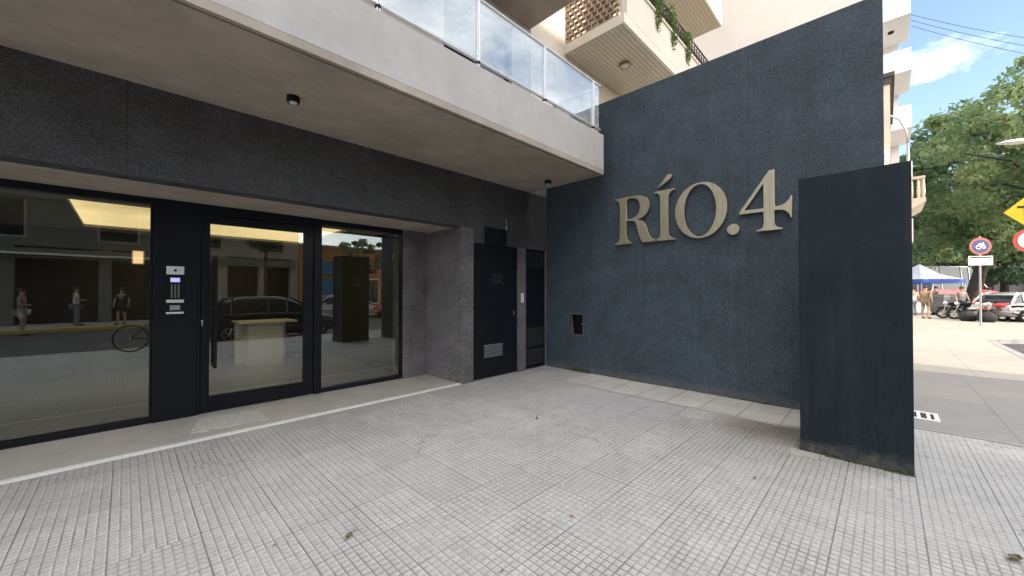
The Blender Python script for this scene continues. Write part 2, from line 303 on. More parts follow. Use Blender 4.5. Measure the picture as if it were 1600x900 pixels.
# ---------------------------------------------------------------- builders
ORG = {}
class MB:
    def __init__(s): s.v = []; s.f = []
    def box(s, x0, x1, y0, y1, z0, z1):
        i = len(s.v); s.v += [(x, y, z) for z in (z0, z1) for y in (y0, y1) for x in (x0, x1)]
        s.f += [tuple(i + k for k in q) for q in ((0,2,3,1), (4,5,7,6), (0,1,5,4), (2,6,7,3), (0,4,6,2), (1,3,7,5))]; return s
    def quad(s, *p): i = len(s.v); s.v += [tuple(q) for q in p]; s.f.append(tuple(range(i, i + len(p)))); return s
    def tube(s, pts, r, n=10, cap=True):
        pts = [Vector(p) for p in pts]; rs = r if isinstance(r, (list, tuple)) else [r] * len(pts)
        i0 = len(s.v); ref = None
        for k, p in enumerate(pts):
            d = (pts[min(k + 1, len(pts) - 1)] - pts[max(k - 1, 0)]).normalized()
            if ref is None: ref = d.orthogonal().normalized()
            ref = (ref - d * ref.dot(d)).normalized(); b = d.cross(ref)
            for a in range(n):
                t = 2 * math.pi * a / n; s.v.append(tuple(p + (ref * math.cos(t) + b * math.sin(t)) * rs[k]))
        for k in range(len(pts) - 1):
            for a in range(n):
                c = (a + 1) % n; s.f.append((i0 + k*n + a, i0 + k*n + c, i0 + (k+1)*n + c, i0 + (k+1)*n + a))
        if cap: s.f.append(tuple(i0 + a for a in range(n))[::-1]); s.f.append(tuple(i0 + (len(pts)-1)*n + a for a in range(n)))
        return s
    def prism(s, poly, a0, a1, axis=2):
        # poly in the two other axes, extruded along axis
        i = len(s.v); n = len(poly)
        for a in (a0, a1):
            for (p, q) in poly: s.v.append({0: (a, p, q), 1: (p, a, q), 2: (p, q, a)}[axis])
        s.f.append(tuple(i + k for k in range(n))[::-1]); s.f.append(tuple(i + n + k for k in range(n)))
        for k in range(n): c = (k + 1) % n; s.f.append((i + k, i + c, i + n + c, i + n + k))
        return s
    def loft(s, rings, cap=True):
        i = len(s.v); n = len(rings[0])
        for r in rings: s.v += [tuple(p) for p in r]
        for k in range(len(rings) - 1):
            for a in range(n): c = (a + 1) % n; s.f.append((i + k*n + a, i + k*n + c, i + (k+1)*n + c, i + (k+1)*n + a))
        if cap: s.f.append(tuple(i + a for a in range(n))[::-1]); s.f.append(tuple(i + (len(rings)-1)*n + a for a in range(n)))
        return s
    def ring(s, c, ax, R0, r, n=24, m=8):
        ax = Vector(ax).normalized(); u = ax.orthogonal().normalized(); v = ax.cross(u); i = len(s.v); c = Vector(c)
        for k in range(n):
            t = 2*math.pi*k/n; d = u*math.cos(t) + v*math.sin(t)
            for a in range(m): q = 2*math.pi*a/m; s.v.append(tuple(c + d*(R0 + r*math.cos(q)) + ax*r*math.sin(q)))
        for k in range(n):
            for a in range(m): k2 = (k+1) % n; a2 = (a+1) % m; s.f.append((i+k*m+a, i+k2*m+a, i+k2*m+a2, i+k*m+a2))
        return s
    def ball(s, c, rx, ry, rz, n=14, m=8):
        rings = []
        for k in range(1, m):
            t = math.pi*k/m; rings.append([(c[0]+rx*math.sin(t)*math.cos(2*math.pi*a/n), c[1]+ry*math.sin(t)*math.sin(2*math.pi*a/n), c[2]-rz*math.cos(t)) for a in range(n)])
        return s.loft(rings)
    def build(s, name, mat, parent=None, bevel=0, smooth=False, recalc=True):
        o = ORG.get(parent.name if parent else '', Vector((0, 0, 0)))
        me = bpy.data.meshes.new(name); me.from_pydata([tuple(Vector(v) - o) for v in s.v], [], s.f); me.update()
        if recalc:
            bm = bmesh.new(); bm.from_mesh(me); bmesh.ops.recalc_face_normals(bm, faces=bm.faces); bm.to_mesh(me); bm.free()
        ob = bpy.data.objects.new(name, me); COL.objects.link(ob); me.materials.append(M[mat] if isinstance(mat, str) else mat)
        if parent: ob.parent = parent; ORG[ob.name] = o
        if bevel:
            b = ob.modifiers.new('bevel', 'BEVEL'); b.width = bevel; b.segments = 2; b.limit_method = 'ANGLE'; b.angle_limit = R(40)
        if smooth:
            for p in me.polygons: p.use_smooth = True
        return ob
def tag(o, label, cat, group=None, kind=None):
    if label: o['label'] = label
    if cat: o['category'] = cat
    if group: o['group'] = group
    if kind: o['kind'] = kind
    return o
def struct(o): o['kind'] = 'structure'; return o
def thing(name, label, cat, loc=(0, 0, 0), group=None):
    o = bpy.data.objects.new(name, None); COL.objects.link(o); o.location = loc; o.empty_display_size = .2
    ORG[o.name] = Vector(loc); return tag(o, label, cat, group)
def kids(o): return [c for c in bpy.data.objects if c.parent == o]
def dup(o, loc, rz, label=None, group=None, mats=None):
    def cp(x, par):
        c = x.copy(); COL.objects.link(c); c.parent = par
        if mats and x.type == 'MESH' and x.data.materials[0].name in mats:
            c.data = x.data.copy(); c.data.materials[0] = M[mats[x.data.materials[0].name]]
        for k in kids(x): cp(k, c)
        return c
    c = cp(o, None); c.location = loc; c.rotation_euler.z = rz
    if label: c['label'] = label
    if group: c['group'] = group
    return c
def B(x0, x1, y0, y1, z0, z1): return MB().box(x0, x1, y0, y1, z0, z1)

# ---------------------------------------------------------------- ground, road, pavements
struct(MB().quad((-400,-400,-.16), (500,-400,-.16), (500,400,-.16), (-400,400,-.16)).build('ground', 'earth'))
struct(MB().quad((-60,-12.2,-.13), (29,-12.2,-.13), (29,-2.2,-.13), (-60,-2.2,-.13)).build('road', 'asphalt'))
curve = []
curve = [(18.2, -2.34), (18.7, -2.37), (19.1, -2.47), (19.4, -2.68), (19.65, -2.95)]
poly = [(-40, 12), (-40, -2.34)] + curve + [(28.6, -12.0), (90, -12.0), (90, 12)]
struct(MB().prism(poly, -.15, 0).build('pavement', 'pave', bevel=.01))
ks = MB()
kp = [(-40, -2.34)] + curve + [(28.6, -12.0)]
for a, b in zip(kp, kp[1:]):
    a = Vector((*a, 0)); b = Vector((*b, 0)); d = (b - a).normalized(); nrm = Vector((-d.y, d.x, 0)) * .14
    ks.v += [tuple(a - nrm*.1 + Vector((0,0,-.14))), tuple(b - nrm*.1 + Vector((0,0,-.14))), tuple(b - nrm*.1 + Vector((0,0,.006))), tuple(a - nrm*.1 + Vector((0,0,.006))), tuple(b + nrm + Vector((0,0,.006))), tuple(a + nrm + Vector((0,0,.006)))]
    i = len(ks.v) - 6; ks.f += [(i, i+1, i+2, i+3), (i+3, i+2, i+4, i+5)]
struct(ks.build('kerb', 'kerb'))
struct(MB().quad((-12, -2.18, .004), (6.08, -2.18, .004), (6.08, 4.90, .004), (-12, 4.90, .004)).build('tiled_pavement', 'tile'))
struct(MB().quad((5.12, .62, .008), (5.995, .62, .008), (5.995, 3.9, .008), (5.12, 3.9, .008)).build('plain_slab_strip', 'slab'))
struct(MB().quad((6.14, -2.18, .004), (10.6, -2.18, .004), (10.6, 4.8, .004), (6.14, 4.8, .004)).build('neighbour_pavement', 'shadepave'))
struct(B(6.085, 6.135, -2.18, -.02, -.01, .012).build('pavement_edging', 'kerb'))
struct(B(-60, 60, -16.2, -12.2, -.15, 0).build('far_pavement', 'pave', bevel=.01))
struct(B(-60, 28, -12.2, -12.05, -.14, .01).build('far_kerb', 'yellowkerb', bevel=.015))

# ---------------------------------------------------------------- the apartment building with the entrance
b = thing('apartment_building', 'apartment building with dark granite ground floor, glazed lobby and concrete balcony over the tiled forecourt', 'building', (0, 6, 0))
g = MB().box(-8, 4.09, 4.92, 5.15, 2.57, 3.43).box(4.09, 5.995, 4.92, 5.15, 2.33, 3.43)
g.build('granite_beam', 'granite', b, bevel=.003)
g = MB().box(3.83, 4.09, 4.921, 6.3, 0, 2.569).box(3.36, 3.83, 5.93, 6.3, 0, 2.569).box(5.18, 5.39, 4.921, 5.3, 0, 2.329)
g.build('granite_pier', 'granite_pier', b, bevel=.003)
B(-8, 3.829, 5.151, 6.3, 2.575, 3.4).build('recess_ceiling', 'soffit', b)
B(-8, 3.83, 4.98, 6.02, -.02, .012).build('threshold', 'stone', b)
B(-8, 3.83, 4.915, 4.979, -.02, .017).build('threshold_edge', 'white', b, bevel=.002)
# canopy with drip groove
g = MB().box(-8, 5.43, 3.36, 4.92, 3.43, 3.50).box(-8, 5.5, 3.29, 3.33, 3.428, 3.50).box(5.46, 5.5, 3.33, 4.92, 3.428, 3.50)
g.build('balcony_soffit', 'soffit', b)
B(-8, 5.5, 3.29, 4.92, 3.501, 4.08).build('balcony_slab', 'fascia', b, bevel=.004)
# upper walls and floors
H = 25
ws = [(-7.0, -5.4), (-3.6, -1.9), (-.2, 1.6), (3.48, 5.0)]
g = MB()
for fl in range(7):
    z0 = 4.08 + fl * 3.0; zt = z0 + 2.35; ze = z0 + 3.0; x = -8
    for a, c in ws:
        g.box(x, a, 4.92, 5.2, z0, ze); g.box(a, c, 4.92, 5.2, zt, ze); x = c
    g.box(x, 5.5, 4.92, 5.2, z0, ze)
g.build('upper_wall', 'upper', b)
B(-8, 5.5, 5.6, 12, 3.45, H).build('building_core', 'greyrender', b)
B(-8, -3.2, 6.2, 12, 0, 3.44).build('building_core', 'greyrender', b)
for fl in range(7):
    z0 = 4.08 + fl * 3.0
    for a, c in ws:
        if fl > 1: continue
        fr = MB()
        for xx in (a, (a + c) / 2 - .02, c - .05): fr.box(xx, xx + .05, 5.0, 5.06, z0, z0 + 2.35)
        fr.box(a + .05, c - .05, 5.0, 5.06, z0, z0 + .06).box(a + .05, c - .05, 5.0, 5.06, z0 + 2.29, z0 + 2.35)
        f = fr.build('window', 'white' if fl else 'black', b)
        B(a + .05, c - .05, 5.02, 5.035, z0 + .06, z0 + 2.29).build('pane', 'darkglass', f)
for fl in range(1, 7):
    z0 = 3.62 + fl * 3.0
    B(-8, 5.5, 3.29, 4.918, z0, z0 + .55).build('upper_balcony', 'soffit', b, bevel=.004)
# balcony railing
posts = [-6.6, -5.38, -4.16, -2.94, -1.72, -.50, .41, 1.62, 2.83, 4.03, 5.25]
rl = MB().tube([(-8, 3.335, 4.89), (5.46, 3.335, 4.89)], .02, 10).tube([(-8, 3.335, 4.165), (5.46, 3.335, 4.165)], .019, 10)
rl.tube([(5.46, 3.335, 4.89), (5.46, 4.9, 4.89)], .02, 10).tube([(5.46, 3.335, 4.165), (5.46, 4.9, 4.165)], .019, 10)
rail = rl.build('balcony_railing', 'alu', b, smooth=True)
for x in posts:
    MB().box(x - .018, x - .006, 3.315, 3.365, 4.08, 4.89).box(x + .006, x + .018, 3.315, 3.365, 4.08, 4.89).build('post', 'alu', rail)
    MB().tube([(x, 3.315, 4.14), (x, 3.30, 4.14)], .014, 8).box(x - .022, x + .022, 3.312, 3.35, 4.125, 4.15).build('rail_clamp', 'iron', rail)
for x0, x1 in zip([-8] + posts, posts + [5.44]):
    B(x0 + .022, x1 - .022, 3.332, 3.342, 4.19, 4.87).build('glass_panel', 'railglass', rail)
B(5.456, 5.466, 3.36, 4.88, 4.19, 4.87).build('glass_panel', 'railglass', rail)
# glazed shopfront
def window(x0, x1, zb, zt, name='lobby_window'):
    fr = MB().box(x0, x1, 5.95, 6.05, 0.012, zb).box(x0, x1, 5.95, 6.05, zt, 2.574).box(x0, x0 + .02, 5.95, 6.05, zb, zt).box(x1 - .02, x1, 5.95, 6.05, zb, zt)
    f = fr.build(name, 'black', b, bevel=.003); B(x0 + .02, x1 - .02, 6.0, 6.008, zb, zt).build('pane', 'glass', f); return f
window(-3.2, -1.5, .075, 2.50); window(-1.499, .217, .075, 2.50); window(2.02, 3.36, .075, 2.50)
B(.218, .612, 5.93, 6.06, .012, 2.574).build('entrance_panel', 'black', b, bevel=.003)
df = MB().box(.613, .64, 5.935, 6.06, .012, 2.574).box(1.93, 2.019, 5.93, 6.06, .012, 2.574).box(.64, 1.93, 5.935, 6.06, 2.46, 2.574)
df.build('door_frame', 'black', b, bevel=.003)
d = MB().box(.645, .735, 5.96, 6.02, .02, 2.455).box(1.80, 1.925, 5.96, 6.02, .02, 2.455).box(.735, 1.80, 5.96, 6.02, .02, .21).box(.735, 1.80, 5.96, 6.02, 2.35, 2.455).build('entrance_door', 'black', b, bevel=.003)
B(.735, 1.80, 5.985, 5.993, .21, 2.35).build('pane', 'glass', d)
MB().box(.765, .80, 5.885, 5.915, .56, 1.92).box(.772, .793, 5.915, 5.962, .70, .73).box(.772, .793, 5.915, 5.962, 1.72, 1.75).build('handle', 'black', d, bevel=.002)
MB().tube([(.66, 5.958, 1.145), (.66, 5.94, 1.145)], .013, 12).box(.654, .666, 5.93, 5.95, 1.085, 1.14).build('lock', 'steel', d)
MB().tube([(.60, 5.955, .655), (.74, 5.93, .655)], .006, 8).build('door_stop', 'iron', d)
# service doors beside the corner
def louvers(x0, x1, z0, z1, y, n, par, mat='blackdoor'):
    m = MB().box(x0, x1, y - .004, y + .004, z1 - .012, z1).box(x0, x1, y - .004, y + .004, z0, z0 + .012)
    for k in range(n):
        z = z0 + (z1 - z0) * (k + .5) / n; dz = (z1 - z0) / n * .42
        m.prism([(y + .006, z + dz), (y - .018, z - dz), (y - .013, z - dz), (y + .012, z + dz)], x0 + .012, x1 - .012, 0)
    return m.build('louvre', mat, par)
d1 = B(4.092, 5.178, 4.955, 5.02, .015, 2.327).build('service_door', 'blackdoor', b, bevel=.003)
louvers(4.34, 4.80, .36, .58, 4.953, 6, d1, 'galvdark') if 'galvdark' in M else louvers(4.34, 4.80, .36, .58, 4.953, 6, d1, 'binplastic')
MB().tube([(5.08, 4.95, 1.12), (5.08, 4.92, 1.12)], .013, 12).box(5.07, 5.09, 4.948, 4.956, 1.06, 1.16).build('handle', 'steel', d1, smooth=False)
m = MB()
for k in range(4): m.box(4.52 + .01 * (k % 2), 4.82 - .02 * (k % 3), 4.9525, 4.956, 1.80 - k * .045, 1.806 - k * .045)
m.build('notice', 'binplastic', d1)
d2 = B(5.392, 5.993, 4.955, 5.02, .015, 2.327).build('service_door', 'blackdoor', b, bevel=.003)
louvers(5.43, 5.955, 1.98, 2.28, 4.953, 8, d2, 'darklouvre'); louvers(5.43, 5.955, .44, .80, 4.953, 9, d2, 'darklouvre'); louvers(5.43, 5.955, .08, .38, 4.953, 8, d2, 'darklouvre')
MB().box(5.392, 5.993, 4.950, 4.956, .40, .41).build('seam', 'iron', d2)
tr = MB().box(4.33, 4.86, 4.905, 4.921, 2.33, 2.36).box(4.33, 4.86, 4.905, 4.921, 2.60, 2.625).box(4.33, 4.35, 4.905, 4.921, 2.36, 2.60).box(4.84, 4.86, 4.905, 4.921, 2.36, 2.60).build('transom_box', 'black', b)
B(4.35, 4.84, 4.91, 4.919, 2.36, 2.60).build('pane', 'blackdoor', tr)
MB().tube([(4.84, 4.90, 2.62), (4.84, 4.90, 2.70)], .008, 8).tube([(4.84, 4.90, 2.72), (4.835, 4.895, 2.83)], .004, 6).build('door_closer_pin', 'steel', b)
B(5.245, 5.315, 4.905, 4.92, 1.30, 1.48).build('switch_plate', 'whiteplastic', b, bevel=.004)
# lobby interior (open toward the glass)
struct(B(-3.2, 3.5, 6.06, 10.3, -.12, .010).build('lobby_floor', 'lobbyfloor'))
g = MB().box(-3.2, 3.6, 10.3, 10.4, 0, 3.2)
g.build('lobby_back_wall', 'wood', b)
B(-3.3, -3.2, 6.06, 10.3, 0, 3.2).build('lobby_side_wall', 'lobbywall', b); B(3.5, 3.6, 6.3, 10.3, 0, 3.2).build('lobby_side_wall', 'lobbywall', b)
cx0, cx1, cy0, cy1 = -.5, 2.85, 7.0, 9.75
MB().box(-3.2, cx0, 6.3, 10.3, 2.62, 2.665).box(cx1, 3.5, 6.3, 10.3, 2.62, 2.665).box(cx0, cx1, 6.3, cy0, 2.62, 2.665).box(cx0, cx1, cy1, 10.3, 2.62, 2.665).build('lobby_ceiling', 'ceil', b)
MB().box(cx0 - .15, cx1 + .15, cy0 - .15, cy1 + .15, 2.90, 2.93).box(cx0 - .15, cx1 + .15, cy1 + .1, cy1 + .15, 2.666, 2.9).box(cx0 - .15, cx0 - .1, cy0, cy1 + .1, 2.666, 2.9).box(cx1 + .1, cx1 + .15, cy0, cy1 + .1, 2.666, 2.9).build('light_cove', 'cove', b)
s_ = thing('wall_lamp', 'small glowing amber wall lamp inside the lobby behind the left glass', 'wall lamp', (.17, 10.25, 2.15))
MB().box(.10, .24, 10.20, 10.29, 2.05, 2.28).build('lamp_shade', 'sconce', s_, bevel=.01); B(.08, .26, 10.285, 10.299, 2.03, 2.30).build('backplate', 'steel', s_)
dk = thing('reception_desk', 'cream reception desk with overhanging top seen through the glass entrance door', 'desk', (2.1, 9.5, .01))
B(1.56, 2.61, 9.05, 9.75, .86, .90).build('desktop', 'deskwhite', dk, bevel=.003)
B(1.74, 2.37, 9.12, 9.6, .012, .859).build('front_panel', 'deskwhite', dk, bevel=.003)
MB().box(1.58, 1.739, 9.40, 9.44, .012, .859).box(1.60, 2.55, 9.66, 9.70, .012, .859).build('side_panel', 'deskwhite', dk, bevel=.003)

# ---------------------------------------------------------------- things on the facade
def downlight(x, y, label):
    t = thing('ceiling_light', label, 'ceiling light', (x, y, 3.43), 'round downlights under the balcony')
    MB().tube([(x, y, 3.43), (x, y, 3.37)], .058, 24).build('housing', 'black', t, bevel=.004)
    MB().tube([(x, y, 3.3699), (x, y, 3.366)], .035, 20).build('lens', 'whiteplastic', t)
    return t
downlight(1.15, 4.16, 'black round downlight under the balcony above the entrance door')
downlight(5.12, 4.16, 'black round downlight under the balcony close to the corner with the side wall')
ic = thing('intercom', 'tall black door intercom with camera, lit blue screen and keypad left of the glass door', 'intercom', (.41, 5.93, 1.5))
def icb(x0, x1, z0, z1, name, mat, y=5.915): return B(x0, x1, y, 5.9295, z0, z1).build(name, mat, ic, bevel=.002)
icb(.328, .492, 1.20, 1.81, 'faceplate', 'black', 5.922)
icb(.332, .488, 1.705, 1.80, 'camera_module', 'whiteplastic')
MB().tube([(.41, 5.915, 1.752), (.41, 5.909, 1.752)], .014, 16).build('camera_lens', 'black', ic)
icb(.368, .452, 1.615, 1.665, 'screen', 'lcd', 5.918)
for r in range(7):
    for c in range(3): B(.372 + c * .03, .388 + c * .03, 5.917, 5.922, 1.435 + r * .023, 1.447 + r * .023).build('key', 'steel', ic)
icb(.332, .488, 1.375, 1.41, 'name_plate', 'whiteplastic'); icb(.365, .455, 1.29, 1.345, 'card_reader', 'galv', 5.919); icb(.332, .488, 1.245, 1.268, 'trim_strip', 'whiteplastic')

# doormat
mp_ = []
rng = random.Random(3)
for (x0, y0, x1, y1, n) in ((.50, 5.20, 1.18, 5.16, 10), (1.18, 5.16, 1.20, 5.66, 7), (1.20, 5.66, .58, 5.70, 10), (.58, 5.70, .50, 5.20, 7)):
    for k in range(n): t = k / n; mp_.append((x0 + (x1 - x0) * t + rng.uniform(-.03, .03), y0 + (y1 - y0) * t + rng.uniform(-.035, .035)))
tag(MB().prism(mp_, .013, .023).build('doormat', 'mat'), 'ragged pale doormat on the stone threshold before the glass door', 'doormat')

# ---------------------------------------------------------------- side wall, hatch, pillar
sw = thing('granite_side_wall', 'tall blue grey granite side wall carrying the big metal lettering', 'wall', (6.1, 2.5, 0))
hy0, hy1, hz0, hz1 = 4.02, 4.36, .68, 1.09
MB().box(6.0, 6.3, .0, hy0, -.1, 4.9).box(6.0, 6.3, hy1, 4.915, -.1, 4.9).box(6.0, 6.3, hy0, hy1, -.1, hz0).box(6.0, 6.3, hy0, hy1, hz1, 4.9).build('wall_cladding', 'granite_side', sw)
B(6.12, 6.3, hy0, hy1, hz0, hz1).build('niche_back', 'black', sw)
hf = MB().box(5.992, 6.01, hy0, hy0 + .02, hz0, hz1).box(5.992, 6.01, hy1 - .02, hy1, hz0, hz1).box(5.992, 6.01, hy0 + .02, hy1 - .02, hz1 - .02, hz1).box(5.992, 6.01, hy0 + .02, hy1 - .02, hz0, hz0 + .02).build('hatch_frame', 'hatch', sw)
MB().prism([(hy1 - .02, hz0 + .02), (hy1 - .10, hz0 + .02), (hy1 - .055, hz1 - .02), (hy1 - .02, hz1 - .02)], 6.03, 6.034, 0).build('hatch_card', 'hatch', hf)
MB().ball((6.06, hy0 + .07, .90), .015, .015, .015).build('valve_knob', 'steel', hf)
pl = thing('granite_pillar', 'free standing dark granite box pillar at the edge of the forecourt', 'pillar', (4.9, .2, 0))
B(4.49, 5.30, -.157, .587, 0, 2.575).build('pillar_cladding', 'granite_pillar', pl, bevel=.004)
MB().box(4.80, 5.06, .587, .60, 1.70, 1.74).box(4.80, 5.06, .587, .60, 1.88, 1.90).build('slot', 'galv', pl)
for (x0, x1, y0, y1, lb) in ((4.28, 4.47, .40, .60, 'pale broken paving offcut by the left foot of the dark pillar'),):
    tag(MB().prism([(4.33, .42), (4.47, .40), (4.475, .66), (4.31, .64)], .004, .014).build('paving_offcut', 'slab', bevel=.003), lb, 'paving offcut')

# ---------------------------------------------------------------- sign lettering
def bez(p0, c0, c1, p1, n=10):
    out = []
    for k in range(n):
        t = k / n; a = (1-t)**3; bq = 3*(1-t)**2*t; c = 3*(1-t)*t*t; d_ = t**3
        out.append((a*p0[0]+bq*c0[0]+c*c1[0]+d_*p1[0], a*p0[1]+bq*c0[1]+c*c1[1]+d_*p1[1]))
    return out
def path(*segs):
    # segs: point, or (c0, c1, p) curve from the previous point
    out = []; cur = None
    for s_ in segs:
        if isinstance(s_[0], tuple):
            out = out[:-1] + bez(cur, s_[0], s_[1], s_[2]) + [s_[2]]; cur = s_[2]
        else: out.append(s_); cur = s_
    return out
sg = thing('wall_sign', 'large champagne metal serif lettering RÍO.4 mounted on the granite side wall', 'sign', (5.95, 2.1, 2.3))
def letter(loops, nm='letter', label=None):
    cu = bpy.data.curves.new(nm, 'CURVE'); cu.dimensions = '2D'; cu.fill_mode = 'BOTH'; cu.extrude = .022; cu.bevel_depth = .004; cu.bevel_resolution = 1; cu.offset = -.003
    for lp in loops:
        sp = cu.splines.new('POLY'); sp.points.add(len(lp) - 1); sp.use_cyclic_u = True
        for p, q in zip(sp.points, lp): p.co = (q[0], q[1], 0, 1)
    tmp = bpy.data.objects.new('tmp', cu); COL.objects.link(tmp); bpy.context.view_layer.update()
    me = bpy.data.meshes.new_from_object(tmp.evaluated_get(bpy.context.evaluated_depsgraph_get()))
    bpy.data.objects.remove(tmp)
    # s -> -Y, z -> Z, extrusion -> X
    for v in me.vertices:
        s, z, e = v.co; v.co = Vector((5.95 + -e, 3.36 - s, z)) - ORG[sg.name]
    bm = bmesh.new(); bm.from_mesh(me); bmesh.ops.recalc_face_normals(bm, faces=bm.faces); bm.to_mesh(me); bm.free()
    o = bpy.data.objects.new(nm, me); COL.objects.link(o); me.materials.clear(); me.materials.append(M['gold']); o.parent = sg
    if label: o['label'] = label
    return o
z0, z1 = 2.31, 3.10
Rr = path((.02, z0), (.02, z0+.018), ((.09, z0+.03), (.12, z0+.06), (.124, z0+.16)), (.124, z1-.16), ((.12, z1-.06), (.09, z1-.03), (.03, z1-.018)), (.03, z1),
    (.36, z1), ((.54, z1), (.645, z1-.07), (.645, z1-.19)), ((.645, z1-.31), (.56, z1-.38), (.43, z1-.405)), ((.55, z1-.42), (.585, z1-.50), (.61, z1-.58)), ((.64, z1-.68), (.66, z1-.755), (.77, z1-.77)), (.775, z0),
    (.53, z0), ((.46, z0+.09), (.44, z0+.25), (.42, z0+.31)), ((.40, z0+.37), (.36, z0+.385), (.248, z0+.385)), (.248, z0+.16), ((.252, z0+.06), (.28, z0+.03), (.335, z0+.018)), (.335, z0))
Rh = path((.248, z1-.375), (.30, z1-.375), ((.42, z1-.375), (.485, z1-.30), (.485, z1-.19)), ((.485, z1-.09), (.43, z1-.03), (.32, z1-.03)), ((.27, z1-.03), (.248, z1-.05), (.248, z1-.10)))
letter([Rr, Rh])
I_ = path((.735, z0), (.735, z0+.018), ((.80, z0+.03), (.822, z0+.06), (.824, z0+.14)), (.824, z1-.14), ((.82, z1-.06), (.80, z1-.03), (.72, z1-.018)), (.72, z1), (1.05, z1), (1.05, z1-.018),
    ((.98, z1-.03), (.955, z1-.06), (.953, z1-.14)), (.953, z0+.14), ((.955, z0+.06), (.98, z0+.03), (1.055, z0+.018)), (1.055, z0))
letter([I_])
letter([path((.775, 3.145), ((.83, 3.18), (.98, 3.24), (1.005, 3.29)), ((1.02, 3.335), (.955, 3.36), (.92, 3.315)), ((.87, 3.25), (.82, 3.19), (.775, 3.15)))], 'accent_mark')
def ell(cx, cz, rx, rz, n=48, rev=False):
    L = [(cx + rx * math.cos(2*math.pi*k/n), cz + rz * math.sin(2*math.pi*k/n)) for k in range(n)]
    return L[::-1] if rev else L
letter([ell(1.418, 2.705, .362, .412), ell(1.412, 2.705, .222, .385, rev=True)])
letter([ell(1.852, 2.372, .078, .076, 28)], 'full_stop')
F4 = path((1.93, 2.565), (1.93, 2.60), (2.275, 3.10), (2.335, 3.10), (2.335, 2.615), (2.365, 2.615), ((2.43, 2.62), (2.49, 2.66), (2.505, 2.73)), (2.52, 2.73), (2.52, 2.45), (2.505, 2.45),
    ((2.49, 2.53), (2.44, 2.565), (2.36, 2.567)), (2.335, 2.567), (2.335, 2.42), ((2.34, 2.35), (2.36, 2.335), (2.42, 2.328)), (2.42, z0), (2.13, z0), (2.13, 2.328), ((2.19, 2.335), (2.208, 2.35), (2.212, 2.42)), (2.212, 2.565))
letter([F4, [(1.985, 2.612), (2.212, 2.612), (2.212, 2.94)]])
for s in (.18, .5, .89, 1.14, 1.70, 1.85, 2.27):
    z = 2.372 if s == 1.85 else 2.6
    MB().tube([(5.97, 3.36 - s, z), (6.0, 3.36 - s, z)], .009, 8).build('stand_off', 'steel', sg)

# ---------------------------------------------------------------- neighbour building above the wall
nb = thing('neighbour_building', 'cream neighbouring apartment block with old balconies rising behind the granite side wall', 'building', (9, 6, 0))
g = MB().box(5.502, 12.7, 4.9, 11, 4.92, 24).box(6.31, 12.7, 4.93, 11, 0, 4.92); g.build('wall', 'cream', nb)
for xa, xb, zz in ((7.4, 8.6, 6.9), (9.6, 10.8, 6.9), (7.4, 8.6, 9.9), (9.6, 10.8, 9.9)):
    f = MB().box(xa, xb, 4.86, 4.899, zz, zz + 2.1).build('window', 'wood', nb); B(xa + .08, xb - .08, 4.85, 4.859, zz + .08, zz + 2.02).build('pane', 'darkglass', f)
def nbalcony(z, x0, x1):
    bc = B(x0, x1, 3.5, 4.898, z + .02, z + .22).build('balcony', 'cream', nb, bevel=.006)
    B(x0 + .02, x1 - .02, 3.52, 4.88, z, z + .019).build('soffit', 'slats', bc)
    MB().box(x0 + .12, x1, 3.5, 3.62, z + .221, z + .92).box(x0 + .10, x1, 3.47, 3.64, z + .92, z + .97).build('parapet', 'cream', bc, bevel=.006)
    m = MB()
    rows = 9
    for r in range(rows + 1): m.box(x0 + .02, x0 + .09, 3.64, 4.88, z + .24 + r * .115, z + .24 + r * .115 + .022)
    for r in range(rows):
        y = 3.66 + (r % 2) * .07
        while y < 4.86: m.box(x0 + .025, x0 + .085, y, y + .03, z + .262 + r * .115, z + .24 + (r + 1) * .115); y += .14
    m.build('lattice_screen', 'clay', bc)
    m = MB(); x = x0 + .3
    while x < x1:
        m.box(x, x + .018, 3.55, 3.568, z + .97, z + 1.45)
        m.ring((x + .09, 3.56, z + 1.12), (0, 1, 0), .055, .008, 12, 5); m.ring((x + .09, 3.56, z + 1.30), (0, 1, 0), .055, .008, 12, 5); x += .18
    m.box(x0 + .3, x1, 3.545, 3.575, z + 1.45, z + 1.475); m.box(x0 + .3, x1, 3.545, 3.575, z + 1.20, z + 1.215)
    m.build('iron_railing', 'iron', bc)
    return bc
nbalcony(6.6, 6.6, 12.7); nbalcony(9.6, 6.6, 12.7); nbalcony(12.6, 6.6, 12.7)
t = thing('ceiling_light', 'round rusty ring lamp under the neighbouring cream balcony', 'ceiling light', (7.8, 4.12, 6.6))
MB().ring((7.8, 4.12, 6.56), (0, 0, 1), .11, .022, 24, 8).build('rim', 'clay', t, smooth=True); MB().ball((7.8, 4.12, 6.575), .10, .10, .05).build('diffuser', 'whiteplastic', t, smooth=True)
def leaves(m, c, rad, n, size, rng, flat=.8, up=0):
    for _ in range(n):
        while True:
            p = Vector((rng.uniform(-1, 1), rng.uniform(-1, 1), rng.uniform(-1, 1)))
            if p.length < 1: break
        p = Vector((c[0] + p.x * rad[0], c[1] + p.y * rad[1], c[2] + p.z * rad[2]))
        d = Vector((rng.gauss(0, 1), rng.gauss(0, 1), rng.gauss(0, flat))).normalized(); u = d.orthogonal().normalized()
        u = (Matrix.Rotation(rng.uniform(0, 6.28), 3, d) @ u); v = d.cross(u); s = size * rng.uniform(.6, 1.3)
        m.quad(p - u*s, p - v*s*.45 + u*s*.1, p + u*s, p + v*s*.45 + u*s*.1)
rng = random.Random(5)
